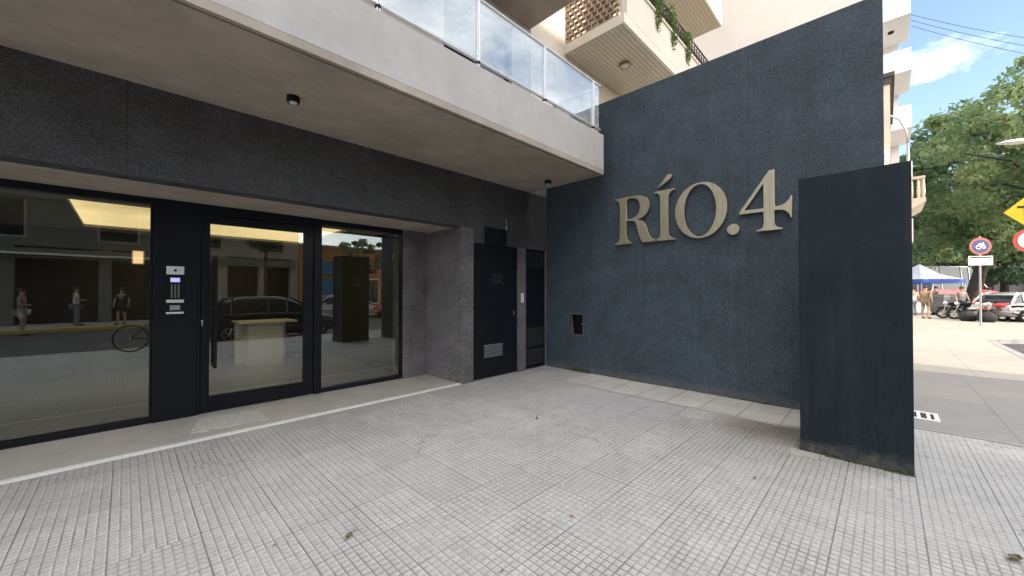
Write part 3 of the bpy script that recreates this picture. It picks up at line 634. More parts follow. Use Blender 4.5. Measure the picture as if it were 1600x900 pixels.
for x, lb, hh in ((8.15, 'trailing green plant on the neighbouring balcony nearest the slatted soffit lamp', .35), (9.0, 'bushy green plant hanging over the iron balcony railing', .45), (9.9, 'small green plant at the far end of the iron balcony railing', .25)):
    t = thing('balcony_plant', lb, 'plant', (x, 3.72, 7.5), 'plants on the neighbouring balcony')
    MB().tube([(x, 3.72, 7.50), (x, 3.72, 7.68)], [.09, .12], 12).build('pot', 'clay', t)
    m = MB(); leaves(m, (x, 3.58, 7.85), (.32, .16, hh), 420, .04, rng); leaves(m, (x - .1, 3.46, 7.45), (.14, .05, .32), 160, .035, rng); m.build('foliage', 'grass', t, recalc=False)
# pale party wall building behind
pw = thing('party_wall_building', 'tall pale pink windowless party wall behind the cream balconies', 'building', (17, 5, 0))
B(16, 21, .35, 12, 0, 15.5).build('wall', 'cream2', pw); B(15.95, 21.05, .30, 12.0, 15.5, 15.7).build('coping', 'whitewall', pw)
MB().box(15.94, 15.999, 3.1, 12, 0, 9.0).build('shaded_lower_wall', 'tan', pw)  # tan box for the wall's shaded lower part, shade put into the colour

# old beige house on the street line
ob = thing('corner_house', 'old beige street house with ornate first floor balcony behind the dark pillar', 'building', (22.5, 3, 0))
B(19.9, 25.5, -.17, 7, 0, 9.5).build('wall', 'oldbeige', ob)
MB().box(19.8, 25.6, -.30, 7, 9.5, 9.65).box(19.86, 25.55, -.23, 7, 9.25, 9.5).build('cornice', 'wood', ob)
bc = MB().prism([(-.171, 4.6), (-.7, 4.75), (-1.15, 5.05), (-1.15, 5.2), (-.171, 5.2)], 21.8, 24.6, 0).build('balcony', 'oldbeige', ob)
m = MB().box(21.8, 24.6, -1.14, -1.04, 5.95, 6.05).box(21.8, 21.9, -1.04, -.18, 5.95, 6.05)
for k in range(16): x = 21.87 + k * .175; m.tube([(x, -1.09, 5.2), (x, -1.09, 5.45), (x, -1.09, 5.95)], [.03, .055, .03], 8)
for k in range(5): y = -.95 + k * .18; m.tube([(21.85, y, 5.2), (21.85, y, 5.45), (21.85, y, 5.95)], [.03, .055, .03], 8)
m.build('balustrade', 'oldbeige', bc)
for zz in (.3, 5.3):
    for yy in ():
        pass
f = MB().box(22.6, 23.7, -.19, -.172, 5.25, 7.9).build('window', 'wood', ob); B(22.7, 23.6, -.2, -.191, 5.35, 7.8).build('pane', 'darkglass', f)
f = MB().box(22.5, 23.6, -.19, -.172, .02, 2.9).build('door', 'wood', ob)
for k, (yy, zz) in enumerate(((.25, 7.0), (.9, 7.0), (.25, 5.9))):
    f = B(19.87, 19.899, yy, yy + .45, zz, zz + .75).build('window', 'whitewall', ob); B(19.86, 19.869, yy + .06, yy + .39, zz + .06, zz + .69).build('pane', 'darkglass', f)
for yy, lb in ((.05, 'pale air conditioner box on the gable of the old beige house'),):
    t = thing('air_conditioner', lb, 'air conditioner', (19.7, .1, 7.0)); B(19.55, 19.895, -.12, .2, 6.15, 6.7).build('casing', 'whiteplastic', t, bevel=.01)
    MB().ring((19.545, .04, 6.42), (1, 0, 0), .11, .012, 16, 6).build('fan_grille', 'galv', t)

# white modern building
wb = thing('white_apartment_building', 'white modern apartment block with stacked overhanging balconies against the sky', 'building', (31, 3, 0))
B(30.3, 38, -.6, 10, 0, 27).build('wall', 'whitewall', wb)
for k in range(8):
    z = 4.0 + k * 2.85
    bc = B(27.3, 30.298, -1.0, 9, z, z + .15).build('balcony', 'whitewall', wb)
    MB().box(27.3, 27.42, -1.0, 9, z + .151, z + 1.15).box(27.42, 30.3, -1.0, -.88, z + .151, z + 1.15).build('parapet', 'whitewall', bc)
    if k in (3, 4): MB().tube([(28.6, -.3, z), (28.6, -.3, z - .08)], .12, 14).build('ceiling_lamp', 'iron', bc)
B(27.35, 30.29, 1.2, 9, 0, 27).build('wall', 'whitewall', wb)

# ---------------------------------------------------------------- opposite side of the street (seen in the glass)
def facade(root, x0, x1, floors, fh, wallmat, y=-15.6, gh=3.6, win=True, winmat='darkglass', cols=None, depth=9):
    H_ = gh + floors * fh
    B(x0, x1, y - depth, y - 1.2, 0, H_).build('building_core', 'greyrender', root)
    B(x0, x1, y - 1.19, y, gh, H_ + .8).build('wall', wallmat, root)
    g = MB()
    for a in cols: g.box(a - .22, a + .22, y - .5, y - .02, 0, gh)
    g.build('column', wallmat, root)
    B(x0, x1, y - 1.19, y - 1.0, 0, gh).build('shop_interior', 'shopdark', root)
    B(x0 + .2, x1 - .2, y + .002, y + .12, gh - .55, gh - .1).build('sign_band', 'greyrender', root)
    for fl in range(floors):
        z = gh + fl * fh; n = int((x1 - x0) // 3)
        for k in range(n):
            xc = x0 + (k + .5) * (x1 - x0) / n
            f = B(xc - .75, xc + .75, y + .001, y + .05, z + .35, z + 2.3).build('window', 'tan', root); B(xc - .66, xc + .66, y + .051, y + .06, z + .43, z + 2.22).build('pane', winmat, f)
        if fl: B(x0 + 1, x1 - 1, y + .001, y + 1.1, z - .12, z + .0).build('balcony', wallmat, root)
o1 = thing('apartment_building', 'grey apartment block with dark columned shops across the street, mirrored in the left glass', 'building', (-15, -18, 0))
facade(o1, -13, 1.6, 5, 2.9, 'greyrender', cols=[-12.7 + k * 3.0 for k in range(5)])
ol = thing('low_shop_house', 'low cream shop house mirrored at the far left edge of the left glass', 'building', (-28, -18, 0))
facade(ol, -42, -13.02, 1, 2.9, 'upper', cols=[-40 + k * 3.0 for k in range(9)])
o2 = thing('apartment_building', 'beige apartment block across the street with shop windows, mirrored in the entrance door', 'building', (5, -18, 0))
facade(o2, 1.62, 8.0, 5, 2.9, 'tan', cols=[1.9, 4.0, 6.0, 7.75])
B(-6, 1.5, -15.48, -15.3, 3.2, 3.28).build('sign_strip', 'white', o1)
o3 = thing('corner_shop', 'low orange corner shop with a blue sign across the street, mirrored in the right window', 'building', (11, -18, 0))
B(8.02, 14.5, -25, -15.6, 0, 4.6).build('wall', 'orange', o3); B(8.01, 14.6, -25, -15.5, 4.6, 4.75).build('roof', 'tan', o3)
B(9.2, 11.8, -15.6, -15.42, 2.75, 3.55).build('shop_sign', 'shopblue', o3)
f = B(9.5, 10.5, -15.6, -15.54, 0, 2.4).build('door', 'shopblue', o3); f = B(11.2, 13.6, -15.6, -15.55, .6, 2.5).build('window', 'whitewall', o3); B(11.3, 13.5, -15.549, -15.54, .7, 2.4).build('pane', 'darkglass', f)

# ---------------------------------------------------------------- cars
def make_car(name, label, loc, rz, paint, L=4.1, W=1.72, Hh=1.48, kind='hatch', group='cars parked along the street'):
    r = thing(name, label, 'car', (0, 0, 0), group)
    hw = W / 2; h = L / 2
    if kind == 'hatch': prof = [(-h, .55, .80), (-h+.12, .30, .92), (-h+.5, .24, .95), (-.6, .22, .97), (.4, .22, .95), (h-1.0, .24, .90), (h-.35, .26, .78), (h-.06, .30, .62), (h, .36, .52)]
    else: prof = [(-h, .5, .95), (-h+.08, .32, 1.05), (-h+.5, .3, 1.05), (-.6, .3, 1.05), (.4, .3, 1.05), (h-1.1, .3, 1.02), (h-.3, .3, .95), (h-.05, .34, .85), (h, .42, .7)]
    rings = []
    for x, zl, zb in prof:
        k = 1 - .10 * (abs(x) / h) ** 4
        w_ = hw * k; rings.append([(x, -w_*.92, zl), (x, -w_, zl+.12), (x, -w_, (zl+zb)/2+.05), (x, -w_*.97, zb-.04), (x, -w_*.88, zb), (x, w_*.88, zb), (x, w_*.97, zb-.04), (x, w_, (zl+zb)/2+.05), (x, w_, zl+.12), (x, w_*.92, zl)])
    body = MB().loft(rings).build('body', paint, r, bevel=.02, smooth=True)
    if kind == 'hatch': cab = [(-h+.10, .92, .93), (-h+.32, .93, 1.15), (-h+.62, .94, Hh-.14), (-h+1.0, .95, Hh-.03), (-.35, .95, Hh), (.05, .95, Hh-.02), (.45, .94, Hh-.12), (.80, .93, Hh-.30), (h-.72, .90, .93)]
    else: cab = [(-h+.06, 1.03, 1.05), (-h+.15, 1.03, Hh-.1), (-h+.5, 1.03, Hh), (-.3, 1.03, Hh), (.35, 1.03, Hh), (.6, 1.03, Hh-.15), (1.0, 1.0, 1.05)]
    rings = []
    for x, zb, zt in cab:
        t = (zt - zb) / (Hh - .95); wt = hw * (.93 - .17 * t); rings.append([(x, -hw*.9, zb-.02), (x, -wt-.02, zt-.05), (x, -wt+.08, zt), (x, wt-.08, zt), (x, wt+.02, zt-.05), (x, hw*.9, zb-.02)])
    MB().loft(rings).build('windows', 'darkglass', r, smooth=False)
    rr = [c for c in cab if c[2] > Hh - .15]; rings = []
    for x, zb, zt in rr:
        t = (zt - zb) / (Hh - .95); wt = hw * (.93 - .17 * t); rings.append([(x, -wt-.03, zt-.07), (x, -wt+.07, zt+.02), (x, wt-.07, zt+.02), (x, wt+.03, zt-.07)])
    MB().loft(rings).build('roof', paint, r, smooth=True)
    for x in (-h + .8, -.25, .28):
        for s in (-1, 1): MB().tube([(x, s*(hw*.91), .93), (x + (.0), s*(hw*.78+.015), Hh-.05)], .035, 6).build('window_pillar', paint, r)
    for s in (-1, 1): MB().tube([(h-.74, s*hw*.86, .92), (.42, s*hw*.76, Hh-.05)], .035, 6).build('window_pillar', paint, r); MB().tube([(-h+.14, s*hw*.88, .92), (-h+.55, s*hw*.78, Hh-.06)], .05, 6).build('window_pillar', paint, r)
    for x in (-h + .72, h - .78):
        for s in (-1, 1):
            wl = MB().tube([(x, s*(hw-.20), .31), (x, s*(hw+.005), .31)], .31, 24).build('wheel', 'rubber', r, bevel=.02)
            m = MB().ring((x, s*(hw+.006), .31), (0, 1, 0), .19, .016, 24, 6)
            for k in range(5):
                a = k*2*math.pi/5; m.tube([(x, s*(hw+.008), .31), (x+.19*math.cos(a), s*(hw+.008), .31+.19*math.sin(a))], .018, 6)
            m.tube([(x, s*(hw-.01), .31), (x, s*(hw+.02), .31)], .04, 12).build('rim', 'steel', wl)
    for s in (-1, 1):
        MB().ball((h-.18, s*hw*.68, .66), .16, .15, .075).build('headlight', 'whiteplastic', r, smooth=True)
        MB().ball((-h+.08, s*hw*.72, .85), .06, .12, .12).build('taillight', 'signred', r, smooth=True)
        MB().ball((h-1.2, s*(hw+.08), .97), .07, .09, .06).build('mirror', paint, r, smooth=True)
    B(h-.02, h+.02, -.25, .25, .38, .48).build('number_plate', 'white', r)
    MB().box(-h+.3, h-.3, -hw-.004, -hw+.02, .55, .60).box(-h+.3, h-.3, hw-.02, hw+.004, .55, .60).build('side_trim', 'rubber', r)
    r.location = loc; r.rotation_euler.z = rz
    return r
Z = -.13
car = make_car('parked_car', 'dark navy hatchback parked at the near kerb, mirrored in the entrance door', (3.6, -3.35, Z), 0, 'navy')
dup(car, (8.6, -11.1, Z), R(180), 'silver hatchback parked at the far kerb, mirrored in the right window', None, {'navy_car_paint': 'silver'})
dup(car, (13.2, -11.1, Z), R(180), 'red hatchback parked at the far kerb by the orange shop, mirrored beside the pillar', None, {'navy_car_paint': 'red'})
dup(car, (-9.5, -3.35, Z), R(0), 'pale silver hatchback parked at the near kerb at the left end of the street', None, {'navy_car_paint': 'silver'})
def at(u, D): k = (u - 800) / 594; return (.713 * D + .701 * k * D, .701 * D - .713 * k * D)
x, y = at(1592, 19.5); dup(car, (x + .6, y - .3, 0), R(-42), 'silver hatchback parked side on behind the heap of motorcycles', None, {'navy_car_paint': 'silver'})
x, y = at(1482, 37); van = make_car('parked_pickup', 'red high sided vehicle with white upper half beside the tree trunk', (x, y, 0), R(-40), 'red', 4.8, 1.9, 2.3, 'van', None); van['category'] = 'pickup'; van.scale = (1.6, 1.6, 1.7)
for c in kids(van):
    if c.name.startswith(('roof', 'window_pillar')): c.data.materials[0] = M['white']

# ---------------------------------------------------------------- motorcycles
def make_moto(label, loc, rz, group, tank='black'):
    r = thing('motorcycle', label, 'motorcycle', (0, 0, 0), group)
    for x, rr in ((-.65, .29), (.65, .30)):
        wl = MB().ring((x, 0, .31), (0, 1, 0), .25, .055, 22, 8).build('wheel', 'rubber', r, smooth=True)
        m = MB().tube([(x, -.05, .31), (x, .05, .31)], .05, 10)
        for k in range(6): a = k*math.pi/3; m.tube([(x, 0, .31), (x+.23*math.cos(a), 0, .31+.23*math.sin(a))], .01, 5)
        m.build('rim', 'steel', wl)
    MB().tube([(-.65, .08, .31), (-.1, .08, .45), (.25, .05, .62), (.42, 0, .90)], .03, 7).tube([(-.65, -.08, .31), (-.1, -.08, .45), (.25, -.05, .62)], .03, 7).build('frame', 'iron', r)
    MB().tube([(.65, .07, .31), (.44, .07, .92)], .025, 7).tube([(.65, -.07, .31), (.44, -.07, .92)], .025, 7).build('fork', 'steel', r)
    MB().ball((.18, 0, .82), .27, .15, .13).build('fuel_tank', tank, r, smooth=True)
    MB().ball((-.32, 0, .79), .36, .14, .07).build('seat', 'rubber', r, smooth=True)
    MB().ball((.02, 0, .48), .22, .15, .17).tube([(-.05, -.14, .36), (-.75, -.16, .36)], .04, 8).build('engine', 'galv', r, smooth=True)
    MB().tube([(.36, -.36, 1.04), (.44, -.12, .98), (.44, .12, .98), (.36, .36, 1.04)], .018, 7).build('handlebar', 'iron', r)
    MB().ball((.56, 0, .88), .08, .10, .10).build('headlight', 'whiteplastic', r, smooth=True)
    MB().ball((.66, 0, .62), .26, .06, .05).ball((-.72, 0, .66), .22, .07, .06).build('mudguard', tank, r, smooth=True)
    r.location = loc; r.rotation_euler.z = rz; return r
mg = 'motorcycles parked in a row by the tree'
x, y = at(1500, 21); mo = make_moto('black motorcycle at the left end of the row by the trunk', (x, y, 0), R(70), mg)
for u, D, rz, lb, mt in ((1519, 20.5, 95, 'dark motorcycle second from the left in the row by the trunk', None), (1537, 20.2, 60, 'blue tanked motorcycle in the middle of the row by the trunk', {'black_painted_metal': 'tentblue'}),
                         (1553, 19.6, 100, 'pale tanked motorcycle second from the right in the row by the trunk', {'black_painted_metal': 'whiteplastic'}), (1573, 19.0, 75, 'red tanked motorcycle at the right end of the row by the trunk', {'black_painted_metal': 'red'})):
    x, y = at(u, D); dup(mo, (x, y, 0), R(rz), lb, None, mt)

# ---------------------------------------------------------------- people
def skin_mesh(verts, edges, radii, name, mat, parent, sub=2):
    me = bpy.data.meshes.new(name); me.from_pydata(verts, edges, []); tmp = bpy.data.objects.new('tmp', me); COL.objects.link(tmp)
    md = tmp.modifiers.new('s', 'SKIN'); md.use_smooth_shade = True
    for k, v in enumerate(me.skin_vertices[0].data): v.radius = radii[k] if isinstance(radii[k], tuple) else (radii[k],) * 2; v.use_root = (k == 0)
    s2 = tmp.modifiers.new('u', 'SUBSURF'); s2.levels = sub; s2.render_levels = sub
    bpy.context.view_layer.update()
    m2 = bpy.data.meshes.new_from_object(tmp.evaluated_get(bpy.context.evaluated_depsgraph_get())); bpy.data.objects.remove(tmp)
    o = bpy.data.objects.new(name, m2); COL.objects.link(o); m2.materials.clear(); m2.materials.append(M[mat]); o.parent = parent
    for p in m2.polygons: p.use_smooth = True
    return o
def person(label, loc, rz, h=1.72, top='white', bottom='navy', shorts=False, arm=0, hair_long=False, group=None):
    r = thing('person', label, 'person', (0, 0, 0), group); s = h / 1.72
    J = dict(pel=(0,0,.93), wst=(0,0,1.08), chest=(0,.01,1.30), neck=(0,0,1.46), head0=(0,-.01,1.54), head1=(0,-.02,1.64),
             shL=(-.17,0,1.40), elL=(-.25,.03,1.13), wrL=(-.24,-.06,.90), haL=(-.235,-.08,.82), shR=(.17,0,1.40), elR=(.24,-.02,1.14), wrR=(.20,-.22,1.12 if arm else .92), haR=(.17,-.29,1.14 if arm else .84),
             hiL=(-.09,0,.88), knL=(-.11,-.03,.49), anL=(-.12,.04,.09), toL=(-.13,-.12,.035), hiR=(.09,0,.88), knR=(.11,-.05,.49), anR=(.12,-.03,.09), toR=(.14,-.19,.035))
    J = {k: tuple(c * s for c in v) for k, v in J.items()}; n = list(J); ix = {k: i for i, k in enumerate(n)}
    E = [('pel','wst'), ('wst','chest'), ('chest','neck'), ('neck','head0'), ('head0','head1'), ('chest','shL'), ('shL','elL'), ('elL','wrL'), ('wrL','haL'), ('chest','shR'), ('shR','elR'), ('elR','wrR'), ('wrR','haR'),
         ('pel','hiL'), ('hiL','knL'), ('knL','anL'), ('anL','toL'), ('pel','hiR'), ('hiR','knR'), ('knR','anR'), ('anR','toR')]
    rad = dict(pel=(.15,.10), wst=(.13,.09), chest=(.15,.10), neck=.05, head0=.075, head1=.085, shL=.06, elL=.042, wrL=.028, haL=.03, shR=.06, elR=.042, wrR=.028, haR=.03,
               hiL=.085, knL=.058, anL=.038, toL=.035, hiR=.085, knR=.058, anR=.038, toR=.035)
    def rr(k, f=1): v = rad[k]; return tuple(x * s * f for x in v) if isinstance(v, tuple) else v * s * f
    body = skin_mesh([J[k] for k in n], [(ix[a], ix[c]) for a, c in E], [rr(k) for k in n], 'body', 'skin', r)
    def sub(keys, edges, f, name, mat, over={}):
        ii = {k: i for i, k in enumerate(keys)}
        skin_mesh([over.get(k, J[k]) for k in keys], [(ii[a], ii[c]) for a, c in edges], [rr(k, f) for k in keys], name, mat, r)
    def mid(a, c, t): return tuple(J[a][i] * (1 - t) + J[c][i] * t for i in range(3))
    sub(['wst','pel','chest','shL','elL','shR','elR'], [('pel','wst'), ('wst','chest'), ('chest','shL'), ('shL','elL'), ('chest','shR'), ('shR','elR')], 1.16, 'shirt', top, {'elL': mid('shL','elL',.7), 'elR': mid('shR','elR',.7)})
    if shorts: sub(['pel','hiL','knL','hiR','knR'], [('pel','hiL'), ('hiL','knL'), ('pel','hiR'), ('hiR','knR')], 1.2, 'shorts', bottom, {'knL': mid('hiL','knL',.8), 'knR': mid('hiR','knR',.8)})
    else: sub(['pel','hiL','knL','anL','hiR','knR','anR'], [('pel','hiL'), ('hiL','knL'), ('knL','anL'), ('pel','hiR'), ('hiR','knR'), ('knR','anR')], 1.2, 'trousers', bottom)
    MB().ball((0, .015 * s, 1.665 * s), .088 * s, .10 * s, .09 * s).build('hair', 'hair', r, smooth=True)
    if hair_long: MB().ball((0, .06 * s, 1.55 * s), .085 * s, .05 * s, .17 * s).build('hair', 'hair', r, smooth=True)
    MB().ball((0, -.105 * s, 1.60 * s), .012, .016, .018).build('nose', 'skin', r)
    for k in ('toL', 'toR'):
        x, y, z = J[k]; MB().ball((x, y + .06, .045), .05, .14, .045).build('shoe', 'rubber', r, smooth=True)
    r.location = loc; r.rotation_euler.z = rz; return r
M['khaki'] = simple('khaki_cloth', (.20, .16, .10), .9, var=.3); M['greycloth'] = simple('grey_cloth', (.20, .20, .21), .9, var=.2)
M['whitecloth'] = simple('white_cloth', (.6, .58, .55), .9, var=.1); M['browncloth'] = simple('brown_cloth', (.16, .09, .06), .9, var=.2)
x, y = at(1446, 21.5); person('person in a khaki top and shorts walking beside the white tent', (x, y, 0), R(60), 1.85, 'khaki', 'khaki', True)
x, y = at(1462, 25); person('person in a brown top standing behind the walker in khaki', (x, y, 0), R(200), 1.85, 'browncloth', 'greycloth', False, 1)
person('person in a grey top and white shorts, mirrored in the left glass', (-2.7, -10.9, Z), R(100), 1.75, 'greycloth', 'whitecloth', True, 1)
person('person in a pale top holding a bag, mirrored in the middle of the left glass', (-1.5, -13.4, 0), R(80), 1.72, 'whitecloth', 'greycloth', False, 1)
person('person with long hair in dark clothes, mirrored by the shop column', (-.1, -12.9, 0), R(200), 1.68, 'black', 'black', True, 0, True)

x, y = at(1427, 24.5); person('person in a white top under the left side of the market tent', (x, y, 0), R(120), 1.8, 'whitecloth', 'greycloth', False, 1)
x, y = at(1503, 22.6); person('person in dark clothes standing by the tree trunk behind the motorcycles', (x, y, 0), R(-60), 1.8, 'greycloth', 'black')
x, y = at(1545, 22.0); person('person in a pale shirt behind the middle of the motorcycle row', (x, y, 0), R(150), 1.75, 'whitecloth', 'khaki', False, 1)
for k, (u, D, lb) in enumerate(((1512, 19.6, 'black rubbish bag lying left of the sign pole by the motorcycles'), (1542, 18.9, 'black rubbish bag lying right of the sign pole by the motorcycles'))):
    x, y = at(u, D); t = thing('rubbish_bag', lb, 'rubbish bag', (x, y, 0), 'rubbish bags by the motorcycles')
    MB().loft([[(x + rr * math.cos(a) * (1 + .15 * math.sin(3*a + k)), y + rr * math.sin(a), z) for a in [i*math.pi/7 for i in range(14)]] for rr, z in ((.22, .0), (.33, .12), (.34, .28), (.22, .45), (.06, .55), (.09, .62))]).build('bag', 'rubber', t, smooth=True)
    MB().ring((x, y, .55), (0, 0, 1), .065, .015, 12, 5).build('knot', 'rubber', t)

# ---------------------------------------------------------------- bicycle at the near kerb
bi = thing('bicycle', 'dark bicycle locked near the kerb, mirrored low in the left glass', 'bicycle', (0, 0, 0))
for x in (-.52, .52):
    wl = MB().ring((x, 0, .34), (0, 1, 0), .32, .018, 36, 6).build('wheel', 'rubber', bi, smooth=True)
    m = MB().tube([(x, -.04, .34), (x, .04, .34)], .02, 8)
    for k in range(12): a = k*math.pi/6; m.tube([(x, 0, .34), (x+.31*math.cos(a), 0, .34+.31*math.sin(a))], .002, 4)
    m.build('spokes', 'steel', wl)
MB().tube([(-.52,0,.34), (-.05,0,.30), (.36,0,.72), (.33,0,.85)], .016, 7).tube([(-.05,0,.30), (-.18,0,.80)], .016, 7).tube([(-.16,0,.74), (.35,0,.76)], .016, 7).tube([(-.52,0,.34), (-.16,0,.72)], .012, 7).tube([(.33,0,.85), (.52,0,.34)], .014, 7).build('frame', 'black', bi)
MB().tube([(.28,-.28,.98), (.36,-.05,.95), (.36,.05,.95), (.28,.28,.98)], .013, 7).tube([(.33,0,.84), (.36,0,.95)], .013, 7).build('handlebar', 'iron', bi)
MB().ball((-.20, 0, .86), .14, .07, .035).build('saddle', 'rubber', bi, smooth=True)
MB().ring((-.05, .03, .30), (0, 1, 0), .085, .008, 18, 5).tube([(-.05,.04,.30), (.06,.07,.18)], .01, 6).tube([(-.05,-.04,.30), (-.16,-.07,.42)], .01, 6).build('crank', 'steel', bi)
bi.location = (.62, -1.35, 0); bi.rotation_euler.z = R(8)

# ---------------------------------------------------------------- far street furniture
tn = thing('market_tent', 'white pop up market tent with a blue valance left of the red vehicle', 'tent', (0, 0, 0))
x, y = at(1437, 27); w_ = 1.5
MB().loft([[(-w_,-w_,2.35), (w_,-w_,2.35), (w_,w_,2.35), (-w_,w_,2.35)], [(-.7,-.7,2.75), (.7,-.7,2.75), (.7,.7,2.75), (-.7,.7,2.75)], [(-.04,-.04,3.45), (.04,-.04,3.45), (.04,.04,3.45), (-.04,.04,3.45)]]).build('canopy', 'tentcloth', tn)
MB().box(-w_-.01,w_+.01,-w_-.02,-w_,2.1,2.37).box(-w_-.01,w_+.01,w_,w_+.02,2.1,2.37).box(-w_-.02,-w_,-w_,w_,2.1,2.37).box(w_,w_+.02,-w_,w_,2.1,2.37).build('valance', 'tentblue', tn)
for sx in (-1, 1):
    for sy in (-1, 1): B(sx*(w_-.03)-.02, sx*(w_-.03)+.02, sy*(w_-.03)-.02, sy*(w_-.03)+.02, 0, 2.35).build('leg', 'galv', tn)
tn.location = (x, y, 0); tn.rotation_euler.z = R(-45)
tb = thing('market_table', 'small table with a white cloth under the market tent', 'table', (0, 0, 0))
MB().box(-.9, .9, -.35, .35, .74, .78).build('tabletop', 'white', tb); MB().box(-.91, .91, -.36, -.352, .1, .78).box(-.91, -.902, -.352, .352, .1, .78).build('cloth', 'tentcloth', tb)
tb.location = (x - .2, y - .2, 0); tb.rotation_euler.z = R(-45)
bn = thing('rubbish_container', 'dark grey wheeled rubbish container between the walkers and the red vehicle', 'rubbish container', (0, 0, 0))
MB().loft([[(-.55,-.42,.18), (.55,-.42,.18), (.55,.42,.18), (-.55,.42,.18)], [(-.68,-.52,1.12), (.68,-.52,1.12), (.68,.52,1.12), (-.68,.52,1.12)]]).build('tub', 'binplastic', bn, bevel=.03)
MB().loft([[(-.71,-.55,1.13), (.71,-.55,1.13), (.71,.55,1.13), (-.71,.55,1.13)], [(-.6,-.5,1.32), (.6,-.5,1.32), (.6,.3,1.36), (-.6,.3,1.36)]]).build('lid', 'binplastic', bn, bevel=.03)
for sx in (-1, 1):
    for sy in (-1, 1): MB().tube([(sx*.45, sy*.33-.03, .09), (sx*.45, sy*.33+.03, .09)], .09, 14).build('wheel', 'rubber', bn)
x, y = at(1478, 24.5); bn.location = (x, y, 0); bn.rotation_euler.z = R(-48)
cn = thing('traffic_cone', 'orange and white traffic cone beside the thick tree trunk', 'traffic cone', (0, 0, 0))
MB().tube([(0,0,.03), (0,0,.35)], [.17, .11], 16).tube([(0,0,.52), (0,0,.75)], [.075, .03], 16).build('cone', 'conered', cn); MB().tube([(0,0,.35), (0,0,.52)], [.11, .075], 16).build('band', 'white', cn); B(-.22,.22,-.22,.22,0,.03).build('base', 'conered', cn)
cn.scale = (1.5, 1.5, 1.5); x, y = at(1523, 24); cn.location = (x, y, 0)

# road signs
def sign_frame(x, y):   # x axis to the camera's right, y towards the camera
    return math.atan2(-y, -x) + math.pi / 2
def disc(n=32, r=.35): return [(r * math.cos(2*math.pi*k/n), r * math.sin(2*math.pi*k/n)) for k in range(n)]
x, y = at(1533, 17)
sgn = thing('road_sign', 'round red ringed sign with a white motorcycle symbol on blue above a white plate', 'road sign', (0, 0, 0))
zc = 3.55
MB().tube([(0, .03, 0), (0, .03, 4.0)], .035, 10).build('pole', 'galv', sgn)
MB().prism([(a, zc + c) for a, c in disc(32, .38)], -.008, .004, 1).build('ring_plate', 'signred', sgn)
MB().prism([(a, zc + c) for a, c in disc(32, .30)], -.014, -.009, 1).build('centre_plate', 'signblue', sgn)
MB().ring((-.08, -.017, zc - .05), (0, 1, 0), .075, .024, 18, 6).ring((.10, -.017, zc - .05), (0, 1, 0), .055, .02, 18, 6).box(-.10, .12, -.02, -.015, zc + .01, zc + .08).box(.06, .11, -.02, -.015, zc + .08, zc + .16).box(-.06, .03, -.02, -.015, zc + .08, zc + .13).build('symbol', 'white', sgn)
pt = B(-.42, .42, -.008, .004, zc - .85, zc - .44).build('text_plate', 'white', sgn)
m = MB().box(-.36, .36, -.012, -.009, zc - .53, zc - .47)
for k, wd in enumerate((.18, .26, .14)): m.box(-wd, wd, -.012, -.009, zc - .62 - k * .07, zc - .60 - k * .07)
m.build('lettering', 'iron', pt)
sgn.location = (x, y, 0); sgn.rotation_euler.z = R(-62)
x, y = at(1613, 8.3)
yg = thing('road_sign', 'yellow diamond warning sign above a round red ringed sign at the right edge', 'road sign', (0, 0, 0))
MB().tube([(.06, .03, 0), (.06, .03, 3.9)], .03, 10).build('pole', 'galv', yg)
q = .40; MB().prism([(-q, 3.27), (0, 3.27 - q), (q, 3.27), (0, 3.27 + q)], -.006, .004, 1).build('diamond_plate', 'yellow', yg, bevel=.003)
MB().box(-.20, -.02, -.010, -.007, 3.35, 3.40).box(-.10, -.05, -.010, -.007, 3.1, 3.35).box(-.02, .16, -.010, -.007, 3.20, 3.25).build('symbol', 'iron', yg)
MB().prism([(a, 2.63 + c) for a, c in disc(32, .27)], -.006, .004, 1).build('ring_plate', 'signred', yg)
MB().prism([(a, 2.63 + c) for a, c in disc(32, .20)], -.010, -.0065, 1).build('centre_plate', 'white', yg)
MB().box(-.03, .05, -.014, -.0105, 2.50, 2.76).build('symbol', 'iron', yg)
yg.location = (x, y, 0); yg.rotation_euler.z = R(-75)
# street lamps
x, y = at(1421.5, 14)
sl = thing('street_lamp', 'tall grey street lamp with a curved arm rising behind the dark pillar', 'street lamp', (x, y, 0))
ar = [(x, y, 7.0), (x - .01, y + .05, 7.5), (x - .04, y + .22, 7.95), (x - .1, y + .6, 8.25), (x - .2, y + 1.3, 8.35), (x - .3, y + 2.2, 8.32)]
MB().tube([(x, y, 0), (x, y, 3.5), (x, y, 7.0)], [.065, .055, .045], 12).build('pole', 'galv', sl, smooth=True); MB().tube(ar, .035, 8).build('arm', 'galv', sl, smooth=True)
MB().ball((x - .35, y + 2.5, 8.30), .14, .34, .09).build('lamp_head', 'galv', sl, smooth=True)
x, y = at(1700, 10.5)
sl = thing('street_lamp', 'street lamp with a pale cobra head reaching in at the right edge before the tree', 'street lamp', (x, y, 0))
x2, y2 = at(1612, 10.3)
MB().tube([(x, y, 0), (x, y, 5.2)], [.08, .05], 12).build('pole', 'galv', sl, smooth=True); MB().tube([(x, y, 5.0), (x*.7+x2*.3, y*.7+y2*.3, 5.45), (x2, y2, 5.62)], .03, 8).build('arm', 'galv', sl, smooth=True)
dv = (Vector((*at(1560, 10.2), 0)) - Vector((x2, y2, 0))); L_ = dv.length; dv.normalize(); nv = Vector((-dv.y, dv.x, 0)); rings = []
